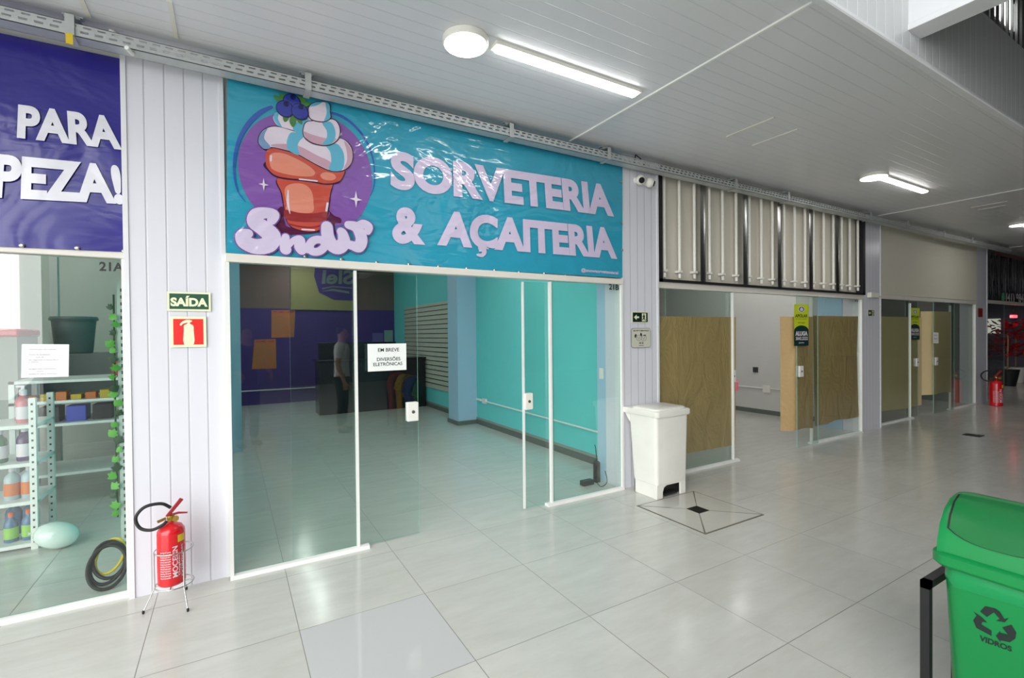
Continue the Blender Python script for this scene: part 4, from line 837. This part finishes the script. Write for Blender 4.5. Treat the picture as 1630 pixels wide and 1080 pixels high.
# conduits
b = MB(); b.tube([(3.79, 4.10, .41), (3.79, 7.70, .44)], .012, 8); b.tube([(3.79, 7.55, .44), (3.79, 7.72, .44)], .02, 8); b.box(3.775, 3.81, 7.36, 7.48, .40, .48); tag(b.build('conduit_pipe', 'white_frame'), 'thin white conduit along the turquoise wall', 'pipe')
b = MB(); b.tube([(-.1, 12.68, .34), (1.5, 12.68, .33), (3.6, 12.68, .36)], .014, 8); tag(b.build('conduit_pipe', 'white_frame'), 'thin white conduit low along the purple wall', 'pipe')
rt = thing('power_adapter', 'dark grey plug block with cables on the floor inside the glass corner', 'power adapter', (3.3, 3.93, 0))
b = MB(); b.box(3.16, 3.30, 3.93, 4.0, 0, .05); b.build('block', 'dark_grey', rt, bevel=.005)
b = MB(); b.box(3.30, 3.36, 3.90, 3.95, .02, .22); b.lathe([(.03, 0), (.03, .05)], (3.33, 3.95, .22), 16, 0, Matrix.Rotation(PI/2, 3, 'X')); b.build('plug', 'dark_grey', rt, bevel=.006)
b = MB(); b.tube(smooth([(3.33, 3.92, .24), (3.34, 3.95, .36), (3.36, 3.99, .40)], 5, False), .004, 6); b.tube(smooth([(3.30, 3.9, .20), (3.25, 3.86, .10), (3.29, 3.82, .01), (3.36, 3.80, .05), (3.38, 3.85, .15)], 5, False), .004, 6); b.build('cable', 'rubber', rt)
tag(MB().box(3.462, 3.47, 3.965, 4.03, 1.10, 1.22).build('wall_socket', 'white_plastic', bevel=.003), 'white double socket on the pale wall return behind the glass', 'socket')
# empty shop interior
b = MB(); b.tube([(8.885, 4.36, .50), (8.885, 11.4, .50)], .012, 8); tag(b.build('conduit_pipe', 'white_frame'), 'thin white conduit on the wall of the open empty shop', 'pipe')
tag(MB().box(8.865, 8.9, 5.40, 5.55, .42, .56).build('outlet_box', 'white_plastic', bevel=.006), 'white outlet box on the wall of the open empty shop', 'socket')
b = MB(); b.box(8.88, 8.9, 5.66, 5.76, .80, .90); b.lathe([(.02, 0), (.02, .03)], (8.88, 5.71, .85), 12, 0, Matrix.Rotation(-PI/2, 3, 'Y')); tag(b.build('wall_outlet', 'dark_grey'), 'small dark outlet above the conduit in the open empty shop', 'socket')
# display items seen through the shaded shop
cs = thing('display_case', 'dark display case with goods behind the far fixed pane', 'display case', (13.0, 5.6, 0)); MB().box(11.9, 13.65, 5.2, 6.0, 0, 1.2).build('body', 'dark_grey', cs); MB().box(11.85, 13.68, 5.15, 6.05, 1.2, 1.25).build('top', 'soft_brown', cs)
tag(MB().box(12.55, 12.62, 5.9, 6.0, 1.25, 3.0).build('post', 'dark_grey'), 'dark slim post rising behind the far display case', 'post')

# ================================================================ CLEANING PRODUCTS SHOP
shf = thing('shelving_unit', 'white metal shelving unit with bottles inside the left shop glass', 'shelf', (-1.8, 5.2, 0))
for y in (5.0, 5.42):
    for x in (-1.30, -2.60):
        b = MB(); b.box(x-.02, x+.02, y-.02, y+.02, 0, 1.15)
        for z in range(20): b.box(x-.006, x+.006, y-.022, y-.018, .05+z*.055, .065+z*.055, 1)
        b.build('post', ['white_frame', 'dark_grey'], shf)
for z in (.05, .37, .66, .95): MB().box(-2.62, -1.28, 4.985, 5.44, z-.03, z).build('shelf_board', 'white_frame', shf, bevel=.004)
def bottle(x, y, z, s, body, cap, lab, label, group, pump=False):
    t = thing('bottle', label, 'bottle', (x, y, z), group)
    r = .037*s; h = .17*s
    MB().lathe([(r*.9, 0), (r, .008), (r, h*.72), (r*.85, h*.84), (r*.4, h*.95), (r*.36, h)], (x, y, z), 20).build('body', body, t)
    b = MB(); b.lathe([(r*.42, 0), (r*.42, .03*s), (r*.3, .035*s)], (x, y, z+h), 14)
    if pump: b.tube([(x, y, z+h+.03*s), (x, y, z+h+.055*s), (x-.03*s, y, z+h+.055*s)], .007*s, 8)
    b.build('cap', cap, t)
    MB().lathe([(r*1.02, h*.15), (r*1.02, h*.6)], (x, y, z), 20).build('label_wrap', lab, t); return t
bt = [(1.38, 5.12, .95, 1.25, 'soap_pink', 'label_white', 'label_white', 'pink pump bottle on the top shelf nearest the post', True), (1.43, 5.27, .95, 1.2, 'soap_pink', 'label_white', 'label_white', 'pink pump bottle behind another on the top shelf', True),
      (1.56, 5.12, .95, 1.1, 'soft_brown', 'soft_brown', 'label_white', 'beige bottle on the top shelf', False), (1.38, 5.12, .66, 1.3, 'soap_purple', 'label_white', 'label_white', 'dark purple pump bottle on the second shelf', True), (1.52, 5.12, .66, 1.25, 'soap_green', 'label_white', 'label_white', 'green pump bottle on the second shelf', True),
      (1.36, 5.12, .37, 1.25, 'soap_clear', 'label_white', 'label_orange', 'clear bottle with orange label nearest the post', False), (1.455, 5.12, .37, 1.25, 'soap_clear', 'label_white', 'label_orange', 'clear bottle with orange label farther from the post', False),
      (1.36, 5.10, .05, 1.15, 'soap_blue', 'cap_orange', 'label_lime', 'blue bottle with orange cap on the lowest shelf, nearest the balloon', False), (1.46, 5.10, .05, 1.1, 'soap_blue', 'cap_orange', 'label_lime', 'blue bottle with orange cap on the lowest shelf, front row away from the balloon', False),
      (1.40, 5.30, .05, 1.35, 'soap_blue', 'cap_orange', 'soap_blue', 'plain blue bottle at the back of the lowest shelf near the post', False), (1.50, 5.30, .05, 1.35, 'soap_blue', 'cap_orange', 'soap_blue', 'plain blue bottle at the back of the lowest shelf away from the post', False)]
for x, y, z, s, m0, m1, m2, lb_, pm in bt: bottle(-x, y, z, s, m0, m1, m2, lb_, 'cleaning bottles on the white shelves', pm)
bl = thing('balloon', 'pale mint balloon lying on the floor inside the left shop', 'balloon', (-1.19, 4.92, 0))
b = MB(); M = Matrix.Rotation(math.radians(18), 3, 'Y'); P0 = len(b.v); b.ball((0, 0, 0), (.135, .105, .098), 24); b.v = [tuple((M @ Vector(p))+Vector((-1.155, 4.90, .105))) for p in b.v]; b.build('skin', 'balloon', bl)
MB().lathe([(.004, 0), (.012, .016)], (-1.295, 4.90, .146), 10, 0, Matrix.Rotation(-PI/2, 3, 'Y')).build('knot', 'balloon', bl)
cc = thing('cable_coil', 'black and yellow cable coiled on the floor behind the left glass', 'cable', (-.72, 4.0, 0))
for i, (m, rr, tl) in enumerate((('rubber', .13, .0), ('rubber', .12, .02), ('rubber', .11, -.02), ('yellow', .10, .03))):
    P = [(-.70+rr*.75*math.cos(2*PI*j/36), 4.0+.03*i-.02+.06*math.sin(2*PI*j/36), .125+rr*.9*math.sin(2*PI*j/36+tl*8)+.012*i) for j in range(36)]
    MB().tube(P, .011 if m == 'rubber' else .009, 8, 0, True).build('loop', m, cc)
ps = thing('display_post', 'perforated pale upright post beside the leafy garland', 'post', (-.65, 4.3, 0))
b = MB(); b.box(-.675, -.625, 4.28, 4.32, 0, 2.0); b.build('upright', 'grey_wall', ps); b = MB()
for i in range(40): b.box(-.655, -.645, 4.277, 4.281, .05+i*.048, .072+i*.048)
b.build('slots', 'dark_grey', ps, flat=True)
vn = thing('leaf_garland', 'hanging garland of green ivy leaves inside the left glass', 'garland', (-.69, 4.27, .35))
b = MB(); b.tube([(-.690, 4.275, 1.9), (-.693, 4.276, 1.2), (-.689, 4.276, .35)], .006, 6); b.build('stem', 'leaf_dark', vn)
for i in range(24):
    z = 1.82-i*.062+random.uniform(-.015, .015); x = -.69+random.uniform(-.025, .02); y = 4.262+random.uniform(-.012, .006); s = random.uniform(.026, .04); a = random.uniform(-.9, .9); ty = random.uniform(-.5, .5)
    lf = [(0,-.9),(.55,-.5),(.95,.1),(.45,.25),(.35,.8),(0,.55),(-.35,.8),(-.45,.25),(-.95,.1),(-.55,-.5)]
    P = [(x+s*(u_*math.cos(a)-v_*math.sin(a)), y+s*ty*u_+.004*abs(u_), z+s*(u_*math.sin(a)+v_*math.cos(a))) for u_, v_ in lf]
    b = MB(); b.add(P+[(x, y-.004, z)], [(j, (j+1) % 10, 10) for j in range(10)]); b.build('leaf', 'leaf' if i % 3 else 'leaf_dark', vn)
gb = thing('storage_bin', 'big dark grey round bin standing on the back cabinet of the left shop', 'bin', (-1.75, 7.6, 1.55))
MB().lathe([(.16, 0), (.17, .01), (.205, .40), (.195, .41)], (-1.60, 7.6, 1.42), 28).build('body', 'grey_bin', gb); MB().lathe([(.22, 0), (.225, .02), (.215, .045)], (-1.60, 7.6, 1.81), 28).build('rim', 'grey_bin', gb)
tag(MB().box(-1.84, -.62, 7.3, 7.9, .9, 1.42).build('wall_cabinet', 'dim_wall', bevel=.005), 'grey wall cabinet under the big dark bin in the left shop', 'cabinet'); struct(MB().box(-1.93, -1.855, 8.1, 8.18, 0, 3.4).build('pillar', 'white_wall'))
wn_ = tag(MB().box(-3.9, -2.61, 9.58, 9.6, 1.6, 3.0).build('window_6', 'lit_window'), kind='structure')
dc = thing('display_case', 'glass display case with small goods in the left shop', 'display case', (-1.2, 6.5, 0))
for x, y in ((-1.75, 6.2), (-.70, 6.2), (-.70, 6.8), (-1.75, 6.8)): MB().box(x-.02, x+.02, y-.02, y+.02, 0, 1.2).build('leg', 'white_frame', dc)
for z, nm in ((.30, 'shelf_board'), (.78, 'shelf_board'), (1.0, 'shelf_board'), (1.2, 'top')): MB().box(-1.77, -.68, 6.18, 6.82, z-.025, z).build(nm, 'white_frame', dc)
pk = mat('pack_yellow', rgb(206, 176, 60), .5); pk2 = mat('pack_blue', rgb(70, 80, 190), .4)
for i in range(6): tag(MB().box(-1.68+i*.11, -1.60+i*.11, 6.24, 6.36, 1.0, 1.05+.015*(i % 3)).build('goods_box', pk if i % 2 else 'label_orange', bevel=.004), '%s on the display case, %s from the printed sheet' % ('yellow box' if i % 2 else 'orange box', ('first', 'second', 'third', 'fourth', 'fifth', 'sixth')[i]), 'box', 'boxes in the display case')
for i in range(3): tag(MB().box(-1.6+i*.2, -1.45+i*.2, 6.3, 6.5, .78, .93).build('goods_box', 'black' if i != 1 else pk2, bevel=.004), ('black box near the printed sheet on the middle board', 'blue box on the middle board of the display case', 'black box near the ivy on the middle board')[i], 'box', 'boxes on the middle board')
tag(MB().ball((-.96, 6.3, 1.285), (.09, .09, .085), 16).build('red_ball', mat('pink_red', rgb(196, 50, 74), .4)), 'red ball resting on the display case corner in the left shop', 'ball')
tag(MB().ball((-.78, 6.4, 1.28), (.08, .08, .08), 16).build('grey_ball', 'balloon'), 'pale ball beside the red ball in the left shop', 'ball')
rb = thing('red_crate', 'red lidded grey container by the bright window of the left shop', 'container', (-2.35, 6.9, 1.0)); MB().box(-2.8, -1.82, 6.6, 7.2, 0, 1.62).build('body', 'skirting_light', rb); MB().box(-2.82, -1.80, 6.58, 7.22, 1.62, 1.70).build('lid', 'red', rb, bevel=.02)

# ================================================================ FAR SHOP
def plant(x, y, h, w, label, pot, n=220):
    t = thing('potted_plant', label, 'plant', (x, y, 0)); MB().lathe([(.17, 0), (.24, .42), (.25, .46), (.22, .46)], (x, y, 0), 20).build('pot', pot, t)
    b = MB(); b.tube([(x, y, .4), (x+.03, y, h*.8)], .02, 8); b.build('stem', 'soft_brown', t)
    b = MB()
    for i in range(n):
        a = random.uniform(0, 2*PI); e_ = random.uniform(-.5, 1); r = w*math.sqrt(random.random()); c = Vector((x+r*math.cos(a), y+r*math.sin(a), h*.45+h*.55*random.random())); s = random.uniform(.14, .24)
        d = Vector((math.cos(a), math.sin(a), e_)).normalized(); q_ = d.cross(Vector((0, 0, 1))).normalized(); 
        b.add([c, c+d*s*.5+q_*s*.28, c+d*s, c+d*s*.5-q_*s*.28], [(0, 1, 2, 3)], 0)
    o = b.build('foliage', 'leaf_red', t); o['kind'] = 'stuff'
plant(18.9, 4.6, 1.85, .6, 'dark red leafy plant in a black pot at the far doorway', 'black'); plant(20.2, 4.75, 1.75, .5, 'dark red leafy plant in a white pot deeper in the far shop', 'white_plastic')
ld = MB().box(18.0, 18.35, 4.28, 4.34, 1.90, 1.97).build('led_sign', 'led_red'); MB().box(18.16, 18.18, 4.30, 4.32, 1.97, 3.40).build('hanger', 'black', ld); tag(ld, 'small glowing red sign above the dark red plant', 'sign')
tag(MB().box(14.5, 16.6, 6.6, 7.2, 0, 1.25).build('stall_counter', 'dark_grey'), 'dark counter behind the glass beside the far fire extinguisher', 'counter')
W7 = [(5.842,1.945),(5.521,1.458)]; struct(MB().box(21.93, 22, min(W7[0][0], W7[1][0]), max(W7[0][0], W7[1][0]), W7[1][1], W7[0][1]).build('window_7', 'lit_window'))
# slatted screen and lamp above the fascia
sc_ = thing('slat_screen', 'dark upper screen of thin vertical slats above the fascia', 'screen', (8, 1.47, 4.1))
for i in range(40): MB().box(4.1+i*.125, 4.124+i*.125, 1.452, 1.47, 4.10, 5.6).build('slat', 'skirting', sc_)
ul = thing('upper_lamp', 'bright lamp seen between the upper slats', 'lamp', (5.9, 1.49, 4.2)); UL = [(5.772,4.33),(6.245,4.581)]
MB().box(UL[0][0]-.01, UL[1][0]+.01, 1.487, 1.50, UL[0][1]-.01, UL[1][1]+.01).build('housing', 'white_plastic', ul); MB().box(UL[0][0], UL[1][0], 1.48, 1.487, UL[0][1], UL[1][1]).build('diffuser', LAMP3, ul)
# ================================================================ PEOPLE STANDING BEHIND THE CAMERA, SEEN IN THE SHOP GLASS
def skin_mesh(name, pts, edges, m, parent, M, root=0, sub=2):
    me = bpy.data.meshes.new(name); me.from_pydata([p[:3] for p in pts], edges, [])
    o = bpy.data.objects.new(name, me); C.objects.link(o)
    o.modifiers.new('skin', 'SKIN'); sm = me.skin_vertices[0].data if me.skin_vertices else None
    if sm is None:
        bpy.context.view_layer.objects.active = o; sm = me.skin_vertices.new().data
    for i, p in enumerate(pts):
        r = p[3] if isinstance(p[3], tuple) else (p[3], p[3]); sm[i].radius = r; sm[i].use_root = (i == root)
    sb = o.modifiers.new('sub', 'SUBSURF'); sb.levels = sub; sb.render_levels = sub
    dg = bpy.context.evaluated_depsgraph_get(); dg.update()
    me2 = bpy.data.meshes.new_from_object(o.evaluated_get(dg)); bpy.data.objects.remove(o)
    me2.transform(M); me2.materials.clear(); me2.materials.append(MATS[m]); me2.polygons.foreach_set('use_smooth', [True]*len(me2.polygons))
    o2 = bpy.data.objects.new(name, me2); C.objects.link(o2); o2.parent = parent; return o2
def person(label, x, y, rz, top, legs, hair, bend=0.0):
    t = thing('person', label, 'person', (x, y, 0)); M = Matrix.Rotation(rz, 4, 'Z')
    P = [(0, 0, .93, (.15, .11)), (0, 0, 1.10, (.135, .10)), (0, .005, 1.30, (.165, .115)), (0, -.005, 1.44, (.10, .075)), (0, .005, 1.51, .055), (0, .02, 1.58, (.07, .085)), (0, .02, 1.66, (.078, .095)), (0, .01, 1.72, (.05, .06))]
    E = [(i, i+1) for i in range(7)]
    for s in (-1, 1):
        k = len(P); P += [(s*.09, 0, .85, .095), (s*.10, .015, .50, .062), (s*.105, -.01, .26, .055), (s*.11, -.02, .09, .042), (s*.125, .12, .035, .034)]; E += [(0, k), (k, k+1), (k+1, k+2), (k+2, k+3), (k+3, k+4)]
        k = len(P); P += [(s*.17, 0, 1.40, .066), (s*.245, -.02, 1.13, .047), (s*.23, .06+bend*.15, .90+bend*.2, .032), (s*.225, .085+bend*.17, .83+bend*.24, (.018, .034))]; E += [(3, k), (k, k+1), (k+1, k+2), (k+2, k+3)]; h = k+3
        hx, hy, hz = P[h][:3]
        for j, ln in enumerate((.066, .076, .072, .056)):
            q = len(P); off = (j-1.5)*.019; P += [(hx, hy+off+.004, hz-.045, .0085), (hx-s*.012, hy+off+.01, hz-.045-ln, .007)]; E += [(h, q), (q, q+1)]
        q = len(P); P += [(hx-s*.012, hy+.045, hz-.02, .010), (hx-s*.022, hy+.058, hz-.06, .008)]; E += [(h, q), (q, q+1)]
    skin_mesh('body', P, E, 'skin_tone', t, M)
    S = [(0, 0, .80, (.18, .14)), (0, 0, .95, (.175, .135)), (0, 0, 1.10, (.155, .12)), (0, .005, 1.30, (.185, .135)), (0, -.005, 1.45, (.11, .085))]; F = [(0, 1), (1, 2), (2, 3), (3, 4)]
    for s in (-1, 1):
        k = len(S); S += [(s*.175, 0, 1.40, .082), (s*.225, -.01, 1.20, .066)]; F += [(4, k), (k, k+1)]
        if bend: S += [(s*.245, -.02, 1.13, .06), (s*.23, .06+bend*.13, .93+bend*.18, .046)]; F += [(k+1, k+2), (k+2, k+3)]
    skin_mesh('shirt', S, F, top, t, M)
    S = [(0, 0, 1.0, (.165, .125))]; F = []
    for s in (-1, 1):
        k = len(S); S += [(s*.09, 0, .84, .11), (s*.10, .015, .50, .078), (s*.11, -.018, .10, .064)]; F += [(0, k), (k, k+1), (k+1, k+2)]
    skin_mesh('trousers', S, F, legs, t, M)
    for s in (-1, 1): skin_mesh('shoe', [(s*.11, -.055, .045, .046), (s*.115, .04, .045, .048), (s*.125, .15, .034, .036)], [(0, 1), (1, 2)], 'rubber', t, M)
    skin_mesh('hair', [(0, -.03, 1.60, (.066, .05)), (0, -.012, 1.69, (.086, .092)), (0, .0, 1.745, (.055, .06))], [(0, 1), (1, 2)], hair, t, M)
    def at(p): v = M @ Vector(p); return (v.x+x, v.y+y, v.z)
    for s in (-1, 1):
        MB().ball(at((s*.032, .108, 1.645)), .011, 10).build('eye', 'ink', t); MB().ball(at((s*.082, .015, 1.63)), (.014, .02, .032), 10).build('ear', 'skin_tone', t)
    MB().ball(at((0, .118, 1.612)), (.014, .02, .024), 10).build('nose', 'skin_tone', t); MB().ball(at((0, .108, 1.565)), (.025, .008, .008), 10).build('mouth', 'soap_pink', t)
    return t
mat('skin_tone', rgb(196, 148, 120), .5); mat('jacket', (0.012, 0.012, 0.02, 1), .7); mat('denim', rgb(44, 62, 96), .8); mat('hair_dark', (0.012, 0.009, 0.008, 1), .6); mat('white_cloth', rgb(232, 232, 232), .8)
person('person in a dark top and jeans mirrored in the pane beside the pale column', .20, -.62, -.5, 'jacket', 'denim', 'hair_dark', bend=1.0)
person('person in a white shirt and dark trousers mirrored over the black counter', 1.60, -.95, -1.2, 'white_cloth', 'jacket', 'hair_dark')
